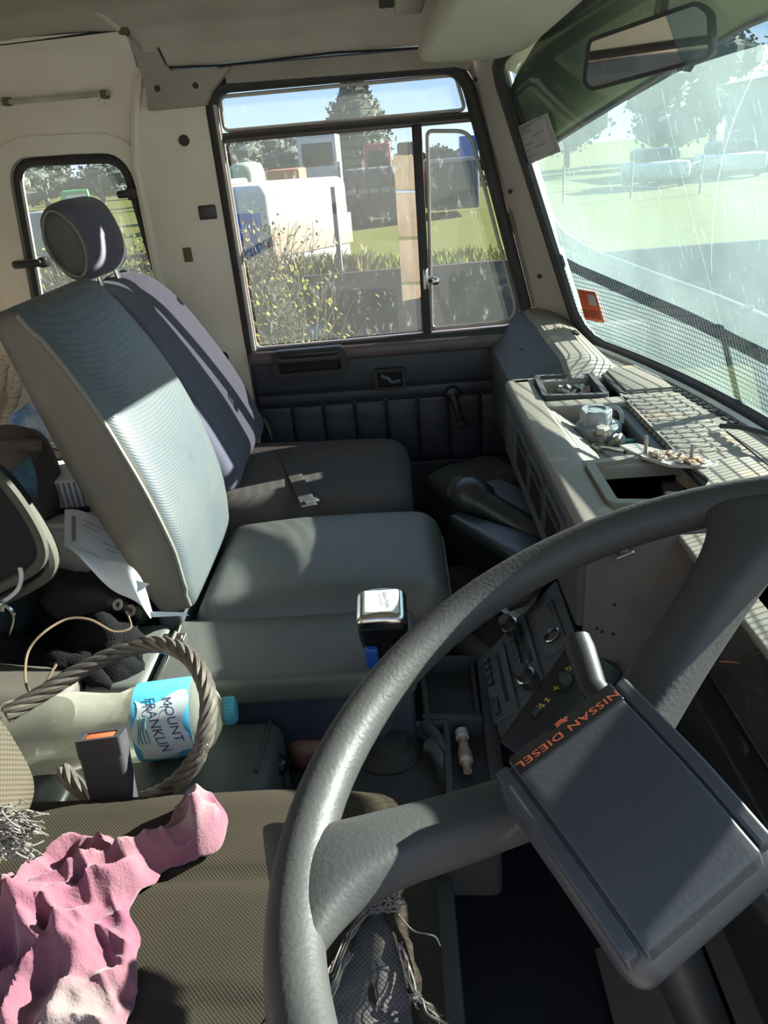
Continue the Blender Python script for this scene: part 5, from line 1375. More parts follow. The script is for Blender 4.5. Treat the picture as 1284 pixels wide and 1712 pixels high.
# grey vinyl pouch at the left edge
q = at(40, 1142, Y=.80)
pch = empty('vinyl_pouch', (q.x, q.y, -.69), 'grey-brown vinyl pouch with a stitched seam left of the fleece', 'pouch')
part(MB().rbox((.16, .10, .07), .028, Matrix.Translation(q+Vector((-.02, 0, -.030))) @ Matrix.Rotation(R(8), 4, 'Y'), 4, 5, lambda v: v+Vector((0, 0, .006*noise.noise(v*20)))), 'pouch_body', M['leather'], pch, ang=80)
part(MB().tube([at(94, 1112, Y=.775), at(78, 1135, Y=.758), at(64, 1158, Y=.745)], .0016, 6), 'stitched_seam', M['piping'], pch)
# dark plastic bracket beside buckle
q = at(75, 1350, Z=-.70)
o = MB().rbox((.11, .10, .09), .02, Matrix.Translation(q+Vector((-.02, .02, -.02))), 2, 4).build('seat_bracket_cover', M['blacksat'], origin=tuple(q+Vector((0, 0, -.06)))); tag(o, 'dark plastic cover under the bottle beside the driver seat', 'cover')

# --- on the dash: alloy cap, bolts, spanner, rusty plate
q = at(1001, 704, Y=1.205); q.z = -.457
ac_ = empty('alloy_filler_cap', tuple(q), 'round grey alloy filler cap with a fin, standing in the dash tray', 'cap')
part(MB().lathe([(.036, 0), (.038, .002), (.038, .018), (.036, .021), (.028, .022)], 30, Matrix.Translation(q)), 'cap_base', M['capgrey'], ac_)
part(MB().lathe([(.026, .020), (.0265, .024), (.0255, .044), (.0235, .047), (.016, .0465), (.016, .044), (.001, .044)], 30, Matrix.Translation(q+Vector((-.004, .004, 0)))), 'cap_top', M['capgrey'], ac_)
part(MB().rbox((.008, .026, .026), .003, Matrix.Translation(q+Vector((-.026, -.002, .034)))), 'grip_lug', M['capgrey'], ac_)
part(MB().tube(spline([q+Vector((.012, .014, .044)), q+Vector((.030, .008, .044)), q+Vector((.038, .0, .034)), q+Vector((.037, -.004, .020))], 5), .0042, 8, flat=.6), 'handle_loop', M['capgrey'], ac_)
def boltf(name, p, axis, s, label, nut=True):
    b = empty(name, tuple(p), label, 'bolt', 'bolts lying on the dashboard')
    Fm = frame_z(p, axis)
    part(MB().lathe([(s*.95, 0), (s, s*.1), (s, s*.75), (s*.8, s*.85), (.0005, s*.85)], 6, Fm), 'hex_head', M['zinc'], b, ang=20)
    part(MB().lathe([(s*.55, 0), (s*.55, -s*2.0), (s*.45, -s*2.15)], 12, Fm), 'shank', M['zinc'], b)
    part(MB().lathe([(s*1.15, 0), (s*1.15, -s*.2), (s*.5, -s*.2)], 16, Fm), 'washer', M['steel'], b)
    return b
for i, (px, py, z_, axx, lb) in enumerate(((938, 652, -.436, (-.8, .5, .3), 'zinc bolt leftmost in the far dash tray, lying on its side'), (950, 650, -.436, (.4, -.3, .85), 'zinc bolt with its head up, second from left in the far dash tray'), (963, 651, -.436, (.6, .6, .4), 'zinc bolt in the middle of the far dash tray'), (972, 650, -.436, (.3, -.7, .6), 'zinc bolt second from right in the far dash tray'), (983, 653, -.436, (.8, -.3, .4), 'zinc bolt rightmost in the far dash tray'))):
    boltf('bolt', at(px, py, Z=z_), axx, .0085, lb)
boltf('bolt', at(1007, 724, Z=-.438), (0, -.1, 1), .0125, 'large hex bolt standing head up in front of the alloy cap')
boltf('bolt', at(1034, 736, Z=-.446), (.5, -.5, .55), .010, 'smaller bolt lying beside the spanner on the dash')
P = [at(1000, 748, Z=-.451), at(1020, 750, Z=-.448), at(1045, 755, Z=-.440)]
sp_ = MB(); sp_.tube(P, [.005, .0045, .0045], 8, flat=.6)
sp_.lathe([(.006, -.003), (.011, -.003), (.011, .003), (.006, .003)], 16, frame_z(P[0], (.1, -.1, 1)), caps=False)
o = sp_.build('ring_spanner', M['chrome'], origin=tuple(P[1])); tag(o, 'small shiny ring spanner lying under the rusty plate on the dash', 'spanner')
q = at(1052, 737, Z=-.449); o = MB().rbox((.018, .008, .006), .002, Matrix.Translation(q)).build('teal_clip', M['tealbit'], origin=tuple(q)); tag(o, 'small teal plastic clip by the bolts on the dash', 'clip')
q = at(1100, 762, Z=-.418)
rpz = empty('rusty_plate', tuple(q), 'flaking rusty metal plate with two studs lying across the dash tray', 'metal plate')
rq = [at(px, py, Z=-.414) for px, py in ((1036, 746), (1064, 743), (1096, 752), (1150, 763), (1200, 774), (1182, 783), (1120, 779), (1080, 768))]
part(MB().prism([(p.x, p.y) for p in rq], -.416, -.412), 'plate', M['bead'], rpz)
fl_ = MB()
for k in range(42):
    w_ = rnd.random(); p = at(1085+85*w_+rnd.gauss(0, 4), 758+17*w_+rnd.gauss(0, 3.5), Z=-.4105)
    a_ = rnd.uniform(0, 3); fl_.rbox((rnd.uniform(.006, .012), rnd.uniform(.004, .009), .0025), .0008, Matrix.Translation(p+Vector((0, 0, rnd.uniform(0, .003)))) @ Matrix.Rotation(a_, 4, 'Z') @ Matrix.Rotation(rnd.uniform(-.4, .4), 4, 'X'), 1, 1)
part(tag(fl_.build('rust_flakes', M['rust'], rpz), kind='stuff') and MB().box((q.x, q.y, -.4165), (q.x+.01, q.y+.01, -.4155), .0), 'plate_pad', M['rust'], rpz)
for q2 in ((1079, 757), (1155, 772)):
    p = at(*q2, Z=-.412); part(MB().lathe([(.0028, 0), (.0028, .024), (.0022, .0255)], 10, Matrix.Translation(p)), 'stud', M['steel'], rpz)
# black plastic trim with chrome hook, blades and tape in the near tray
q = at(1120, 808, Z=-.455)
o = MB().rbox((.028, .085, .012), .003, Matrix.Translation(q) @ Matrix.Rotation(R(-10), 4, 'Z')).build('metal_bracket', M['steel'], origin=tuple(q)); tag(o, 'grey metal bracket leaning in the near dash tray', 'bracket')
for k in range(3):
    q = at(1045+k*4, 795+k*5, Z=-.475)
    o = MB().rbox((.065, .010, .002), .0008, Matrix.Translation(q) @ Matrix.Rotation(R(-25-k*3), 4, 'Z') @ Matrix.Rotation(R(30), 4, 'X')).build('feeler_blade', M['steel'], origin=tuple(q)); tag(o, ('topmost', 'middle', 'lowest')[k]+' of three thin grey blades in the near dash tray', 'blade', 'blades in the near dash tray')
q = at(1060, 830, Z=-.535); o = MB().rbox((.10, .07, .02), .006, Matrix.Translation(q)).build('dark_wallet', M['bag'], origin=tuple(q)); tag(o, 'dark folded wallet at the bottom of the near dash tray', 'wallet')
# loose cable by the windscreen
P = spline([at(*q2, Z=z_) for q2, z_ in (((1205, 712), -.412), ((1240, 715), -.405), ((1290, 728), -.40), ((1330, 745), -.405))], 5)
o = MB().tube(P, .004, 8).build('loose_cable', M['rubber'], origin=tuple(P[0])); tag(o, 'black cable trailing along the windscreen edge on the dash', 'cable')
P = spline([at(*q2, Z=-.414) for q2 in ((1215, 722), (1250, 750), (1300, 790))], 5)
o = MB().tube(P, .0013, 6).build('thin_wire', M['rubber'], origin=tuple(P[0])); tag(o, 'thin wire crossing the dash below the black cable', 'wire')

# --- footwell, passenger side
def mk_thing(mb, name, mat, origin, label, cat_, **k):
    o = mb.build(name, M[mat] if isinstance(mat, str) else mat, origin=tuple(origin), **k); return tag(o, label, cat_)
q = at(790, 830, Y=1.45)
mk_thing(MB().rbox((.20, .26, .24), .06, Matrix.Translation(q+Vector((.03, .10, -.10))) @ Matrix.Rotation(R(25), 4, 'Z'), 6, 5, lambda v: v+Vector((noise.noise(v*12), noise.noise(v*12+Vector((3, 3, 3))), noise.noise(v*12+Vector((8, 1, 1)))))*.02), 'canvas_bag', 'olive', q+Vector((0, .1, -.22)), 'dark olive canvas bag slumped in the passenger footwell', 'bag', ang=80)
a, b = at(775, 822, Y=1.32), at(930, 915, Y=1.12)
ax = (b-a).normalized(); ln = (b-a).length
tb = empty('black_torch', tuple(b), 'long black torch with a wide ribbed head leaning in the footwell', 'torch')
part(MB().lathe([(.020, -.02), (.026, -.018), (.026, .0), (.024, .006)], 22, frame_z(a, ax)), 'tail_cap', M['rubber'], tb)
part(MB().lathe([(.030, .0), (.036, .010), (.036, .050), (.028, .062), (.026, .08), (.026, ln+.02)], 24, frame_z(a, ax)), 'tube', M['blacksat'], tb)
a2, b2 = at(820, 822, Y=1.38), at(935, 880, Y=1.16)
ax2 = (b2-a2).normalized(); sd = ax2.cross(Vector((0, 0, 1))).normalized()
mk_thing(MB().rbox(((b2-a2).length+.06, .085, .03), .012, frame((a2+b2)/2, ax2, sd.cross(ax2).cross(ax2)*-1, sd.cross(ax2)), 3, 4), 'grey_case', 'greycoat', (a2+b2)/2, 'grey-blue hard case lying behind the black torch', 'case', ang=60)
a2, b2 = at(775, 875, Y=1.24), at(905, 930, Y=1.05)
ax2 = (b2-a2).normalized(); sd = ax2.cross(Vector((0, 0, 1))).normalized()
mk_thing(MB().rbox(((b2-a2).length+.06, .06, .03), .012, frame((a2+b2)/2, ax2, sd.cross(ax2).cross(ax2)*-1, sd.cross(ax2)), 3, 4, lambda v: Vector((v.x, v.y*(.6+.8*(v.x/.2+.5)), v.z))), 'black_handset', 'blacksat', (a2+b2)/2, 'flat black tapered tool lying in front of the torch', 'tool', ang=60)
q = at(858, 995, Y=1.02)
pf = mk_thing(MB().rbox((.07, .10, .004), .001, Matrix.Translation(q) @ Matrix.Rotation(R(-25), 4, 'Z') @ Matrix.Rotation(R(25), 4, 'Y')), 'folded_letter', 'paper', q, 'small folded printed paper standing behind the console stack', 'paper')
m = MB()
for k in range(6): m.rbox((.055, .0012, .0006), 0, Matrix.Translation(q) @ Matrix.Rotation(R(-25), 4, 'Z') @ Matrix.Rotation(R(25), 4, 'Y') @ Matrix.Translation((0, -.035+k*.013, .0024)))
part(m, 'printed_lines', M['ink'], pf)
q = at(775, 985, Z=-.86)
mk_thing(MB().rbox((.10, .08, .09), .02, Matrix.Translation(q) @ Matrix.Rotation(R(20), 4, 'Z'), 4, 4, lambda v: v+Vector((1, 1, 1))*.01*noise.noise(v*20)), 'leather_glove', 'leather', q+Vector((0, 0, -.045)), 'worn brown leather glove stuffed beside the centre seat', 'glove', ang=80)
q = at(815, 1045, Z=-.80)
mk_thing(MB().rbox((.09, .13, .08), .03, Matrix.Translation(q), 4, 5, lambda v: v+Vector((1, 0, 1))*.01*noise.noise(v*16)), 'work_boot', 'leather', q+Vector((0, 0, -.04)), 'scuffed dark work boot behind the radio console', 'boot', ang=80)
a2, b2 = at(752, 1062, Z=-.80), at(800, 1098, Z=-.77)
mk_thing(MB().tube([a2+(a2-b2)*.4, b2+(b2-a2)*.8], .026, 12).add([], []), 'broom_pole', 'timber', (a2+b2)/2, 'grey weathered timber pole beside the centre console', 'pole')
# toe board and its brown mat plates
for i, (x0_, x1_) in enumerate(((.205, .33), (.334, .50))):
    m = MB().rbox((x1_-x0_, .75, .012), .004, Matrix.Translation(((x0_+x1_)/2, .30, -.985+(x0_-.2)*.45)) @ Matrix.Rotation(R(-22), 4, 'Y'))
    o = m.build('toe_mat', M['toemat'], origin=((x0_+x1_)/2, .30, -1.0)); tag(o, ('rear', 'front')[i]+' dusty brown rubber mat panel under the steering column', 'mat', 'brown footwell mats')

# ================================================================== MIRROR, VISOR, STICKERS
mn = Vector((-.66, -.74, -.035)).normalized(); mc = at(1083, 78, t=.98)
rvm = empty('rear_view_mirror', tuple(mc), 'black framed rear-view mirror hanging at the top of the windscreen', 'mirror')
mxx = Vector((0, 0, 1)).cross(mn).normalized(); myy = mn.cross(mxx)
MF = frame(mc, mxx, myy, mn)
mi_ = MF.inverted()
mq = [mi_ @ atp(*q, mc, mn) for q in ((984, 66), (1165, 2), (1188, 20), (1190, 88), (1180, 100), (988, 152), (975, 138))]
ml = rounded([(p.x, p.y) for p in mq], .008, 4)
part(MB().prism(ml, -.018, -.001, MF, bev=.003), 'mirror_shell', M['blackp'], rvm)
part(MB().ringplate(offs(ml, .001), offs(ml, -.004), -.006, .002, MF), 'mirror_rim', M['rubber'], rvm)
part(MB().prism(offs(ml, -.003), -.002, .0006, MF), 'mirror_glass', M['mirror'], rvm, smooth=False)
st_ = at(1108, -6, t=1.0)
part(MB().tube([mc-mn*.015, mc-mn*.03+Vector((.0, .0, .03)), st_+Vector((.01, .02, .03))], .009, 10), 'mirror_stem', M['blackp'], rvm)
# padded sun visor, folded up against the header
va = [at(705, 106, Y=1.62), at(712, 0, Y=1.50), at(716, -70, Y=1.40)]
sv = empty('sun_visor', (.18, 1.3, .24), 'padded grey-beige passenger sun visor folded up under the roof lining', 'sun visor')
svq = [Vector((.072, 1.640)), Vector((.225, 1.655)), Vector((.262, 1.56)), Vector((.275, 1.0)), Vector((.10, 1.0)), Vector((.072, 1.5))]
def svz(x, y): return .148+.02*((1.64-y)/.6) + (.30*(x-.20)**2)
svr = rounded(svq, .03, 5)
inv_ = 14
svm = MB()
top = [Vector((p.x, p.y, svz(p.x, p.y)+.022)) for p in svr]; bot_ = [Vector((p.x, p.y, svz(p.x, p.y))) for p in svr]
cx_, cy_ = .17, 1.3
rings = [top, [p+(Vector((p.x, p.y, 0))-Vector((cx_, cy_, 0))).normalized()*.008 - Vector((0, 0, .011)) for p in top], bot_]
for w_ in (.97, .8, .5): rings.append([Vector((p.x*w_+cx_*(1-w_), p.y*w_+cy_*(1-w_), svz(p.x*w_+cx_*(1-w_), p.y*w_+cy_*(1-w_)) - .006)) for p in svr])
n = len(svr); vs = [p for q in rings for p in q]
svm.add(vs, [((k+1)*n+i, (k+1)*n+(i+1) % n, k*n+(i+1) % n, k*n+i) for k in range(len(rings)-1) for i in range(n)] + [tuple(range(n)), tuple(reversed(range((len(rings)-1)*n, len(rings)*n)))])
part(svm, 'visor_pad', M['visor'], sv, ang=70)
p = at(842, 70, Y=1.64)
h = MB(); h.tube([p+Vector((-.03, .0, -.004)), p, p+Vector((.012, .0, .004))], .008, 10); h.rbox((.024, .026, .02), .006, Matrix.Translation(p+Vector((.008, .0, .004))))
part(h, 'visor_pivot', M['visor'], sv)
# roof console with vent at the top of the frame
q = at(672, 6, Y=1.52)
rc = empty('roof_console', tuple(q), 'overhead fitting with a dark grille at the top of the roof lining', 'roof console')
part(MB().rbox((.05, .30, .03), .008, Matrix.Translation(q+Vector((.012, -.10, .004)))), 'console_body', M['visor'], rc)
part(MB().rbox((.026, .28, .012), .003, Matrix.Translation(q+Vector((-.026, -.12, .004)))), 'grille', M['dark'], rc)
# rego label (paper) and orange sticker on the glass
def wsq(pix, off): return [ws(px, py)+Vector((-off, 0, -off*.3)) for px, py in pix]
def wssheet(pix, off, nu=8, nv=8, curl=0):
    a, b, c, d = wsq(pix, off)
    return MB().grid(lambda u, v: (a*(1-u)+b*u)*(1-v)+(d*(1-u)+c*u)*v + Vector((-curl*math.sin(u*3)*v, 0, 0)), nu, nv)
pq = ((860, 214), (919, 187), (942, 252), (884, 277))
lb0 = wssheet(pq, .004, curl=.006).build('paper_label', M['sticker'], origin=tuple(wsq(pq, .004)[0])); tag(lb0, 'curled typed paper label stuck inside the windscreen edge', 'label')
a, b, c, d = wsq(pq, .0062)
def lq(u, v): return (a*(1-u)+b*u)*(1-v)+(d*(1-u)+c*u)*v + Vector((-.006*math.sin(u*3)*v, 0, 0))
m = MB()
for (v_, u0_, u1_) in ((.10, .1, .55), (.16, .1, .45), (.22, .1, .5), (.36, .1, .3), (.36, .5, .8), (.52, .1, .45), (.66, .1, .35), (.66, .5, .75), (.82, .15, .5)):
    m.tube([lq(u0_+(u1_-u0_)*k/6, v_+.006*(k % 2)) for k in range(7)], .0007, 4)
m.tube([lq(.05, .05), lq(.05, .93), lq(.95, .93)], .0007, 4); m.tube([lq(.05, .05), lq(.95, .05), lq(.95, .93)], .0007, 4)
part(m, 'typed_lines', M['ink'], lb0)
oq = ((968, 482), (998, 487), (1014, 539), (981, 533))
os_ = wssheet(oq, .004).build('orange_sticker', M['stickerorange'], origin=tuple(wsq(oq, .004)[0])); tag(os_, 'orange square sticker low on the windscreen near the pillar', 'sticker')
oq2 = ((985, 490), (998, 492), (1003, 510), (990, 508))
part(wssheet(oq2, .0052), 'white_square', M['sticker'], os_)
a, b, c, d = wsq(((973, 514), (1004, 518), (1010, 534), (978, 529)), .0052)
m = MB()
for k in range(4): v_ = .15+.23*k; m.add([a*(1-v_)+d*v_, b*(1-v_)+c*v_, b*(.9-v_)+c*(v_+.1), a*(.9-v_)+d*(v_+.1)], [(0, 1, 2, 3)])
part(m, 'red_bars', M['redtext'], os_)

# ================================================================== OUTSIDE
GZ = -2.2
def gfn(u, v):
    # fine near the truck, coarse far away
    x = (u-.5)*2; y = (v-.5)*2
    X_ = 260*(abs(x)**2.2)*(1 if x > 0 else -1); Y_ = 260*(abs(y)**2.2)*(1 if y > 0 else -1)
    return Vector((X_, Y_, GZ + .05*noise.noise(Vector((X_*.4, Y_*.4, 0)))))
S(MB().grid(gfn, 70, 70).build('ground', M['grass']))
# truck body: bonnet lip, exterior sun visor, stone guard, mirror, timber tray
vis = empty('exterior_sun_visor', (.62, .9, .2), 'green painted outside sun visor along the top of the windscreen', 'visor')
VT = [((848, 178), .012), ((860, 134), .012), ((884, 92), .012), ((908, 58), .012), ((960, 24), .014), ((1010, -10), .016), ((1100, -60), .018), ((1284, -150), .02)]
VB = [((856, 275), .016), ((872, 268), .018), ((895, 256), .022), ((925, 240), .028), ((960, 216), .038), ((1073, 145), .075), ((1190, 75), .105), ((1284, 25), .12)]
VTp = [ws(*p, e_) for p, e_ in VT]; VBp = [ws(*p, e_) for p, e_ in VB]
for y_ in (.7, .5, .3, .1):       # carried on at the same height to the driver's side
    for L_ in (VTp, VBp):
        q_ = L_[7]; L_.append(Vector((q_.x + wsx(y_, q_.z) - wsx(q_.y, q_.z), y_, q_.z)))
VTs, VBs = spline(VTp, 5), spline(VBp, 5)
def visf(u, v):
    k = u*(len(VTs)-1); i = min(int(k), len(VTs)-2); w_ = k-i
    a = VTs[i]*(1-w_)+VTs[i+1]*w_; b = VBs[i]*(1-w_)+VBs[i+1]*w_
    return a*(1-v)+b*v + Vector((.012*math.sin(v*math.pi), 0, .0))
vm = MB().grid(visf, 55, 8)
vo = part(vm, 'visor_shell', M['greenpaint'], vis); md = vo.modifiers.new('t', 'SOLIDIFY'); md.thickness = .004; md.offset = 0
part(MB().tube([visf(k/50, 1) for k in range(51)], .006, 6), 'visor_edge', M['rubber'], vis)
sg_ = empty('stone_guard', (.62, .9, -.5), 'grey tube and wire mesh stone guard in front of the windscreen', 'stone guard')
def gx(y, z): return wsx(y, z)+.055
GT = [(-1, -.285), (.9, -.285), (1.148, -.2795), (1.287, -.270), (1.435, -.2615), (1.553, -.251), (1.676, -.237), (1.74, -.223), (1.796, -.203), (1.842, -.159), (1.870, -.1245), (1.95, .0)]
def gtop(y):    # height of the top tube, level in the middle and sweeping up at its far end
    for (a, b), (c, d) in zip(GT, GT[1:]):
        if y <= c: return b+(d-b)*(y-a)/(c-a)
    return 0
ys = [-.05+.02*k for k in range(98)]
gt = [Vector((gx(y_, gtop(y_)), y_, gtop(y_))) for y_ in ys]
part(MB().tube(gt, .0145, 10), 'top_tube', M['guard'], sg_)
for y_ in (1.20, .45):
    part(MB().tube([Vector((gx(y_, -.26), y_, -.26)), Vector((gx(y_, -.5), y_, -.5))], .011, 8), 'upright', M['guard'], sg_)
part(MB().tube([Vector((gx(y_, -.48), y_, -.48)) for y_ in ys], .010, 8), 'bottom_rail', M['guard'], sg_)
wm = MB(); P_ = .0092
k = 0; yy = 0.0
while yy < 1.86:
    zt_ = gtop(yy); wm.tube([Vector((gx(yy, z_), yy, z_)) for z_ in (-.48, zt_)], .0009, 3, cap=False); yy += P_
zz = -.475
while zz < -.07:
    pts = [Vector((gx(y_, zz), y_, zz)) for y_ in ys if gtop(y_) > zz]
    if len(pts) > 1: wm.tube(pts, .0009, 3, cap=False)
    zz += P_
tag(part(wm, 'wire_mesh', M['guard'], sg_), kind='stuff')
# tall exterior mirror on the passenger side
q = at(680, 382, Y=2.17)
em_ = empty('exterior_mirror', tuple(q), 'tall rectangular outside mirror on the passenger side reflecting timber', 'mirror')
en = Vector((-.70, -.71, .04)).normalized(); ex_ = Vector((0, 0, 1)).cross(en).normalized(); ey_ = en.cross(ex_)
EF = frame(q, ex_, ey_, en); ei = EF.inverted()
eq = [ei @ atp(*p, q, en) for p in ((656, 257), (694, 254), (706, 500), (672, 506))]
el = rounded([(p.x, p.y) for p in eq], .012, 4)
part(MB().prism(el, -.03, 0, EF, bev=.004), 'mirror_shell', M['blackp'], em_)
part(MB().prism(offs(el, -.004), -.001, .001, EF), 'mirror_glass', M['mirror'], em_, smooth=False)
part(MB().tube([at(688, 247, Y=2.19), at(704, 262, Y=1.95)], .011, 8), 'mirror_arm', M['rubber'], em_)
part(MB().rbox((.05, .05, .03), .008, Matrix.Translation(at(680, 248, Y=2.18))), 'arm_clamp', M['rubber'], em_)
tray = empty('timber_tray', (-2.8, .9, -1.2), 'tan timber boarded truck tray front behind the cab', 'truck tray')
for k in range(9):
    z_ = -1.3+k*.205
    part(MB().box((-1.62, -.35, z_), (-1.58, 2.45, z_+.195), .006), 'board', M['wood'], tray)
for y_ in (-.3, .6, 1.5, 2.4): part(MB().box((-1.66, y_-.04, -1.4), (-1.62, y_+.04, .55), .006), 'upright', M['darkmetal'], tray)
part(MB().box((-5.5, -.35, -1.42), (-1.58, 2.45, -1.32), .01), 'tray_floor', M['wood'], tray)
# outer skin of the cab below the door window
S(MB().box((-1.03, 1.90, -1.25), (.62, 1.95, -.43), .01).build('trim_10', M['greenpaint']))
# --- trees
def leaves(mb, c, r, n, s, seed):
    rg = random.Random(seed)
    for k in range(n):
        d = Vector((rg.gauss(0, 1), rg.gauss(0, 1), rg.gauss(0, 1))).normalized()
        rad = rg.uniform(.72, 1.04); p = Vector((c[0]+d.x*r[0]*rad, c[1]+d.y*r[1]*rad, c[2]+d.z*r[2]*rad))
        a = Vector((rg.gauss(0, 1), rg.gauss(0, 1), rg.gauss(0, 1))).normalized()*s*rg.uniform(.6, 1.3)
        b = a.cross(Vector((rg.gauss(0, 1), rg.gauss(0, 1), rg.gauss(0, 1)))).normalized()*s*rg.uniform(.4, .9)
        mb.add([p-a, p+b, p+a, p-b], [(0, 1, 2, 3)])
def tree(base, h, w, label, mat='leafd', cone=False, n=900, seed=1, group=None):
    t = empty('tree', tuple(base), label, 'tree', group)
    part(MB().tube([base, base+Vector((0, 0, h*.5)), base+Vector((w*.05, 0, h*.8))], [w*.035, w*.03, w*.015], 8), 'trunk', M['bark'], t)
    cr_ = MB(); rg = random.Random(seed)
    if cone:
        for k in range(12):
            f = k/11; rr = w*.5*(.55+.5*math.sin((1-f)*2.3))*(1 if f < .85 else .75)
            leaves(cr_, base+Vector((rg.uniform(-.06, .06)*w, rg.uniform(-.06, .06)*w, h*(.12+.82*f))), (rr, rr, h*.08), n//12, w*.035, seed+k)
            cr_.lathe([(.01, -h*.07), (rr*.8, -h*.03), (rr*.8, h*.03), (.01, h*.07)], 10, Matrix.Translation(base+Vector((0, 0, h*(.12+.82*f)))))
    else:
        for k in range(7):
            c = base+Vector((rg.uniform(-.32, .32)*w, rg.uniform(-.32, .32)*w, h*rg.uniform(.25, .82))); r3 = (w*rg.uniform(.2, .3), w*rg.uniform(.2, .3), h*rg.uniform(.14, .22))
            leaves(cr_, c, r3, n//7, w*.03, seed+k)
            cr_.lathe([(.01, -r3[2]*.85), (r3[0]*.75, -r3[2]*.3), (r3[0]*.75, r3[2]*.3), (.01, r3[2]*.85)], 10, Matrix.Translation(c))
    part(cr_, 'crown', M[mat], t, smooth=False)
    return t
def gpt(px, Y): p = at(px, 300, Y=Y); return Vector((p.x, p.y, GZ))
top_ = at(601, 140, Y=43); b_ = gpt(601, 43); tree(b_, top_.z-GZ+.2, 3.7, 'tall dense conifer rising behind the vehicles beyond the side window', 'leafb', True, 2600, 3)
k = 0
for px, Y, toppy, w, lb in ((385, 56, 236, 4.6, 'grey-green tree at the left edge of the side window'), (425, 64, 228, 5, 'grey-green tree second from left in the side window'), (465, 73, 232, 5.4, 'grey-green tree left of the white cab in the far tree line'), (505, 56, 240, 4.6, 'grey-green tree behind the white cab'), (740, 54, 250, 4.5, 'dull tree seen through the front vent window'), (775, 62, 262, 5, 'dull tree at the front edge of the vent window'),
                           (20, 70, 285, 6.5, 'far tree at the left of the small rear side window'), (70, 80, 272, 7.5, 'broad far tree left of centre in the rear side window'), (115, 91, 276, 8, 'broad far tree in the middle of the rear side window'), (165, 71, 272, 7, 'far tree right of centre in the rear side window'), (212, 82, 278, 7.5, 'far tree at the right of the rear side window')):
    b_ = gpt(px, Y); t_ = at(px, toppy, Y=Y); tree(b_, max(1.5, (t_.z-GZ)*1.12), w, lb, 'leafb', False, 900, 20+k, 'trees on the skyline'); k += 1
for k, (X_, Y_, h_, w_) in enumerate(((9, 56, 6, 6.5), (14, 65, 7.5, 7.5), (19.5, 57, 7.5, 7.5), (25.5, 66, 9, 8), (31, 57.5, 8.5, 8), (37.5, 67, 10, 9), (43.5, 58, 9, 8.5), (51, 66, 10.5, 9.5))):
    tree(Vector((X_, Y_, GZ)), h_, w_, 'dark grey-green tree '+('nearest the windscreen pillar', 'second from the windscreen pillar', 'third from the windscreen pillar', 'fourth from the windscreen pillar', 'fifth from the windscreen pillar', 'third from the right', 'second from the right', 'farthest to the right')[k]+' in the row ahead of the truck', 'leafb', False, 700, 60+k, 'row of trees ahead of the truck')
# --- caravan
c0_ = at(437, 330, Y=12.6); c1_ = at(584, 330, Y=14.2)
cvn = empty('caravan', ((c0_.x+c1_.x)/2, 14, GZ), 'white caravan with a tan band parked beyond the side window', 'caravan')
cxx = Vector((c1_.x-c0_.x, 1.6, 0)); cl_ = cxx.length; cxx.normalize(); cyy = Vector((-cxx.y, cxx.x, 0))
CVF = frame(Vector((c0_.x, 12.6, GZ)), cxx, cyy, (0, 0, 1))
ch_ = at(520, 300, Y=13.3).z-GZ
part(MB().rbox((cl_, 2.2, ch_-.35), .16, CVF @ Matrix.Translation((cl_/2, 1.1, .35+(ch_-.35)/2)), 2, 5), 'caravan_body', M['whitevan'], cvn, ang=50)
part(MB().rbox((cl_-.10, .03, .50), .01, CVF @ Matrix.Translation((cl_/2+.03, -.005, .35+(ch_-.35)*.46))), 'tan_band', M['tanpanel'], cvn)
part(MB().rbox((.03, 2.0, ch_*.55), .01, CVF @ Matrix.Translation((-.002, 1.1, .5+ch_*.25))), 'shaded_side_panel', M['blue'], cvn)  # shade on the white caravan's end, painted as a blue panel
part(MB().rbox((.5, .4, .12), .05, CVF @ Matrix.Translation((cl_*.3, 1.4, ch_+.04))), 'roof_hatch', M['shed'], cvn)
wv_ = MB().add([(-.09, 0, -.14), (.09, 0, -.14), (0.02, 0, .14)], [(0, 1, 2)], CVF @ Matrix.Translation((cl_*.78, -.03, .35+(ch_-.35)*.42))); part(wv_, 'triangular_reflector', M['bead'], cvn)
part(MB().tube([CVF @ Vector((cl_*.5, .3, .3)), CVF @ Vector((cl_*.5, 2, .3))], .28, 14), 'wheels', M['rubber'], cvn)
# --- fence post, dark sheet wall, shrub and grass
a, b = at(556, 312, Y=10.9), at(565, 408, Y=10.9)
o = MB().tube([Vector((a.x, a.y, a.z)), Vector((a.x, a.y, GZ))], .035, 8).build('fence_post', M['post'], origin=(a.x, a.y, GZ)); tag(o, 'thin grey steel fence post standing in the weeds', 'post')
t0, t1 = at(498, 463, Y=8.6), at(905, 438, Y=8.6)
o = MB().box((t0.x, 8.6, GZ), (t1.x+6, 8.68, t0.z), .01).build('dark_sheet_wall', M['fence'], origin=(t0.x, 8.6, GZ)); tag(o, 'low dark brown sheet wall outside the passenger door', 'wall')
t0, t1 = at(428, 532, Y=7.4), at(740, 530, Y=7.4)
o = MB().box((t0.x-.3, 6.6, GZ), (t1.x, 8.2, GZ+.10), .03).build('concrete_slab', M['shed'], origin=(t0.x, 7.4, GZ)); tag(o, 'grey concrete slab on the ground outside the passenger door', 'slab')
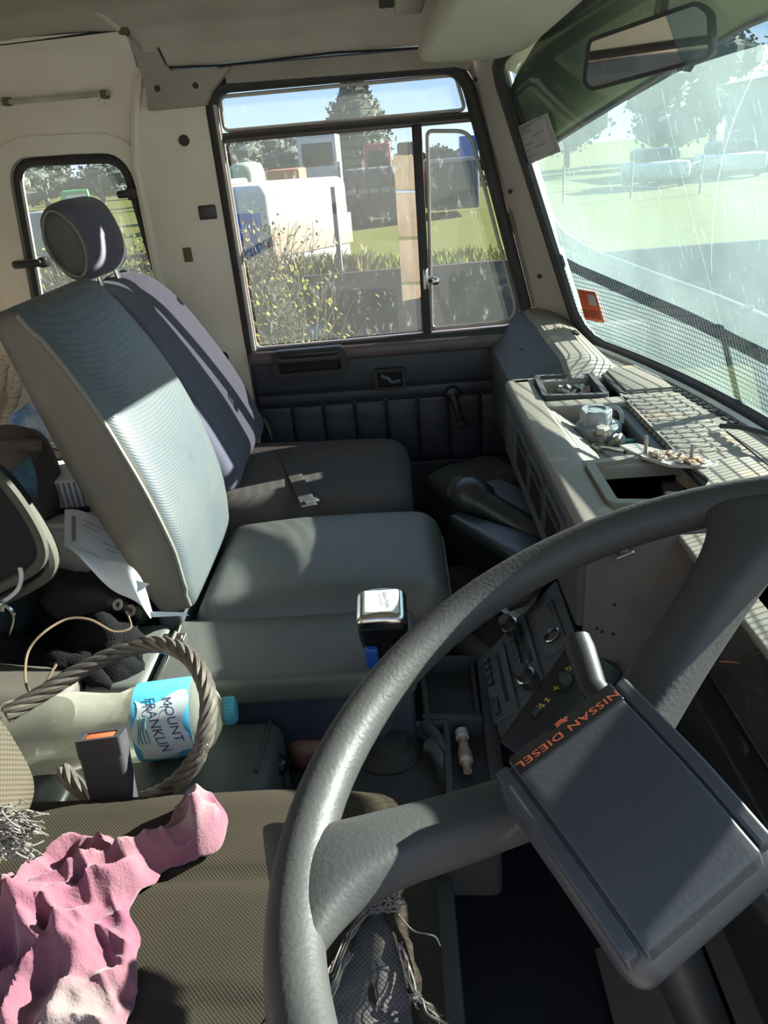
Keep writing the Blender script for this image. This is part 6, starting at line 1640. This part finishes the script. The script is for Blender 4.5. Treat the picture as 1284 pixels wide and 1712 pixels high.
def stalks(name, label, boxes, n, mat, h0, h1, group=None):
    m = MB()
    for k in range(n):
        px, Y = rnd.uniform(*boxes[0]), rnd.uniform(*boxes[1]); p = gpt(px, Y); hh = rnd.uniform(h0, h1)
        d = Vector((rnd.gauss(0, .25), rnd.gauss(0, .25), 1)).normalized(); s_ = Vector((rnd.gauss(0, 1), rnd.gauss(0, 1), 0)).normalized()*.012
        m.add([p-s_, p+s_, p+d*hh*.6+s_*.8, p+d*hh+Vector((rnd.gauss(0, .1)*hh, rnd.gauss(0, .1)*hh, -.02))], [(0, 1, 2, 3)])
    o = m.build(name, M[mat], smooth=False); return tag(o, label, 'grass', kind='stuff')
stalks('long_grass', 'long yellow-green grass behind the dark sheet wall', ((600, 980), (9.3, 15)), 16000, 'blade', .25, .60)
stalks('dry_weeds', 'tangle of dry brown weeds beside the caravan', ((380, 585), (11.3, 12.2)), 9000, 'weed', .3, 1.0)
def shrub(px, Y, toppy, w, label, seed, mat):
    b_ = gpt(px, Y); h_ = at(px, toppy, Y=Y).z-GZ
    s = empty('shrub', tuple(b_), label, 'shrub'); rg = random.Random(seed); tw_ = MB(); lf = MB()
    for k in range(80):
        p = b_.copy(); d = Vector((rg.gauss(0, .3), rg.gauss(0, .3), 1)); pts = [p]
        for j in range(6): d = (d+Vector((rg.gauss(0, .25), rg.gauss(0, .25), rg.gauss(.1, .15)))).normalized(); p = p+d*h_/5.2*rg.uniform(.7, 1.1); pts.append(p)
        tw_.tube(pts, [.010, .008, .007, .006, .005, .004, .003], 4)
        for p in pts[2:]:
            for q in range(2):
                c = p+Vector((rg.gauss(0, .10), rg.gauss(0, .10), rg.gauss(0, .10))); a = Vector((rg.gauss(0, 1), rg.gauss(0, 1), rg.gauss(0, 1))).normalized()*.036; b2_ = a.cross(Vector((.3, .2, 1))).normalized()*.020
                lf.add([c-a, c+b2_, c+a, c-b2_], [(0, 1, 2, 3)])
    part(tw_, 'twigs', M['bark'], s); part(lf, 'leaves', M[mat], s, smooth=False)
shrub(420, 10.2, 372, 1, 'twiggy half-bare shrub in front of the shaded end of the caravan', 5, 'weed')
shrub(466, 7.6, 470, 1, 'low leafy shrub with reddish twigs beside the dark sheet wall', 6, 'blade')
shrub(85, 9.5, 425, 1, 'weedy shrub behind the headrest in the rear side window', 7, 'blade')
shrub(228, 11.5, 400, 1, 'weedy shrub at the right of the rear side window', 8, 'weed')
# --- vehicles and clutter in the yard
def yard(name, px0, px1, py0, py1, Y, dep, mat, label, cat_, extra=None, r=.06):
    a, b = at(px0, py1, Y=Y), at(px1, py0, Y=Y); t = empty(name, ((a.x+b.x)/2, Y, GZ), label, cat_)
    part(MB().box((a.x, Y, GZ+.25), (b.x, Y+dep, b.z), r), 'body', M[mat], t)
    if extra: extra(t, a, b, Y)
    return t
def wheels2(t, a, b, Y):
    for x in (a.x*.8+b.x*.2, a.x*.2+b.x*.8): part(MB().lathe([(.05, 0), (.36, .0), (.40, .05), (.40, .2), (.36, .25), (.05, .25)], 18, frame_z(Vector((x, Y-.05, GZ+.40)), (0, 1, 0))), 'wheel', M['rubber'], t)
def deck(t, a, b, Y):
    wheels2(t, a, b, Y); w_ = b.x-a.x; h_ = b.z-GZ
    for k in range(7): part(MB().box((a.x+w_*k/6-.04, Y-.06, GZ+h_*.45), (a.x+w_*k/6+.04, Y-.01, b.z+.05), .01), 'stake', M['blackp'], t)
    part(MB().box((a.x, Y-.05, GZ+h_*.58), (b.x, Y-.01, GZ+h_*.66), .01), 'pale_rail', M['shed'], t)
    part(MB().box((a.x+w_*.55, Y-.05, GZ+h_*.70), (a.x+w_*.9, Y-.01, GZ+h_*.98), .02), 'dark_crate', M['strip'], t)
def ribs(t, a, b, Y):
    w_ = b.x-a.x
    for k in range(13): part(MB().box((a.x+w_*(k+.2)/13, Y-.05, GZ+.35), (a.x+w_*(k+.7)/13, Y+.01, b.z-.08), .01), 'panel_rib', M['darkmetal'], t)
    part(MB().box((a.x-.03, Y-.07, b.z-.1), (b.x+.03, Y+.05, b.z+.02), .01), 'top_rail', M['shed'], t)
def cabwin(t, a, b, Y):
    wheels2(t, a, b, Y); w_ = b.x-a.x; h_ = b.z-GZ
    part(MB().box((a.x+w_*.1, Y-.03, GZ+h_*.62), (a.x+w_*.9, Y+.02, GZ+h_*.9), .03), 'window', M['strip'], t)
yard('truck_cab', 503, 560, 222, 300, 34, 3, 'whitevan', 'white old truck cab parked behind the caravan', 'truck', cabwin)
yard('flatbed_truck', 580, 690, 276, 345, 27, 3, 'darkmetal', 'dark flatbed truck parked on the grass right of the caravan', 'truck', deck)
yard('red_truck', 612, 652, 238, 300, 33, 3, 'redcar', 'red truck cab behind the dark flatbed', 'truck', cabwin)
yard('pale_van', 562, 592, 250, 300, 50, 3, 'shed', 'pale grey van between the white cab and red cab', 'van', cabwin, .3)
yard('shipping_box', 715, 800, 262, 345, 28, 3, 'darkmetal', 'dark ribbed container seen through the vent window', 'container', ribs)
yard('blue_sheet', 770, 800, 225, 290, 36, .4, 'blue', 'blue upright sheet at the edge of the vent window', 'sheet')
yard('orange_machine', 440, 500, 281, 300, 24, 2, 'orangep', 'low orange machine behind the caravan roof', 'machine', wheels2)
yard('green_car', 380, 422, 270, 300, 20.5, 2, 'carroof', 'pale green car roof behind the caravan', 'car', wheels2, .25)
yard('rear_trailer', 40, 100, 352, 390, 17, 1.5, 'shed', 'grey trailer seen through the small rear side window', 'trailer', wheels2)
q0 = at(104, 331, Y=7.5); q1 = at(146, 319, Y=7.5)
gs = empty('green_sign', (q0.x, 7.5, GZ), 'bright green edged white board behind the rear side window', 'sign')
part(MB().box((q0.x, 7.5, q0.z-.08), (q1.x, 7.53, q1.z), .005), 'board', M['whitep'], gs)
part(MB().tube([Vector((q0.x, 7.49, q0.z-.02)), Vector((q0.x+.03, 7.49, q1.z)), Vector((q1.x, 7.49, q1.z)), Vector((q1.x, 7.49, q0.z-.08))], .018, 8), 'green_edge', M['greenplastic'], gs)
part(MB().tube([Vector(((q0.x+q1.x)/2, 7.52, q0.z)), Vector(((q0.x+q1.x)/2, 7.52, GZ))], .02, 8), 'leg', M['post'], gs)
# ahead of the truck
def ahead(name, X_, Y0, Y1, h_, dep, mat, label, cat_, r=.1, roof=None):
    t = empty(name, (X_, (Y0+Y1)/2, GZ), label, cat_)
    part(MB().box((X_, Y0, GZ), (X_+dep, Y1, GZ+h_), r), 'body', M[mat], t)
    if roof: part(MB().add([(X_-.5, Y0-.5, GZ+h_), (X_-.5, Y1+.5, GZ+h_), (X_+dep/2, Y1+.5, GZ+h_+roof), (X_+dep/2, Y0-.5, GZ+h_+roof), (X_+dep+.5, Y0-.5, GZ+h_), (X_+dep+.5, Y1+.5, GZ+h_)], [(0, 1, 2, 3), (3, 2, 5, 4), (0, 3, 4), (1, 5, 2)]), 'roof', M['shed'], t, smooth=False)
    return t
ahead('shed', 20, 44, 50, 4.2, 12, 'shedwall', 'long grey roofed shed far ahead of the windscreen', 'shed', .05, 1.4)
for (X_, Y_, lb) in ((11.5, 36, 'white car parked far ahead, left of the pair'), (15.5, 38, 'white car parked far ahead, right of the pair')):
    t = empty('car', (X_, Y_, GZ), lb, 'car', 'cars ahead of the truck')
    part(MB().rbox((1.8, 4.2, .7), .2, Matrix.Translation((X_, Y_, GZ+.65)), 2, 4), 'body', M['whitevan'], t); part(MB().rbox((1.6, 2.2, .6), .22, Matrix.Translation((X_, Y_, GZ+1.2)), 2, 4), 'cabin', M['strip'], t)
    for sx_ in (-.8, .8):
        for sy_ in (-1.3, 1.3): part(MB().lathe([(.05, -.1), (.32, -.1), (.32, .1), (.05, .1)], 14, frame_z(Vector((X_+sx_, Y_+sy_, GZ+.32)), (1, 0, 0))), 'wheel', M['rubber'], t)
fw = empty('wire_fence', (12, 30, GZ), 'post and wire fence across the grass ahead of the truck', 'fence')
for k in range(12): x_ = 4+k*2.4; part(MB().tube([Vector((x_, 31-.12*x_, GZ)), Vector((x_, 31-.12*x_, GZ+1.25))], .045, 6), 'post', M['post'], fw)
for z_ in (.4, .8, 1.15): part(MB().tube([Vector((x_, 31-.12*x_, GZ+z_)) for x_ in (4, 30.4)], .008, 4), 'wire', M['steel'], fw)

# unseen shed and gravel apron added on the driver's side to bounce light inside
sh_ = empty('bounce_shed', (1, -7, GZ), 'long grey shed added out of view on the driver side to bounce light', 'shed')
part(MB().box((-7, -9, GZ), (9, -6, GZ+4.2), .02), 'shed_walls', M['shedwall'], sh_)
part(MB().add([(-7.4, -5.7, GZ+4.1), (9.4, -5.7, GZ+4.1), (9.4, -7.5, GZ+5.0), (-7.4, -7.5, GZ+5.0)], [(0, 1, 2, 3)]), 'shed_roof', M['shed'], sh_)
S(MB().box((-9, -6, GZ-.1), (11, -.6, GZ+.07), .01).build('bounce_apron', M['gravel']))
# outer shell closing the gaps between roof and side
S(MB().add([(-1.05, 1.885, -.05), (.22, 1.885, -.05+.2), (.20, 1.885, .36), (-1.05, 1.885, .36)], [(0, 1, 2, 3)]).build('trim_11', M['greenpaint'])) if 0 else None
S(MB().box((-1.05, 1.872, .155), (.23, 1.90, .36), .004).build('trim_11', M['cream']))
S(MB().box((-1.05, 1.845, .05), (-.385, 1.872, .34), .004).build('trim_12', M['cream']))

for o_ in list(bpy.data.objects):
    if o_.name.split('.')[0] in ('frayed_threads', 'frayed_edge', 'leaves', 'twigs', 'crown', 'zip_teeth', 'demister_slot'): o_['kind'] = 'stuff'
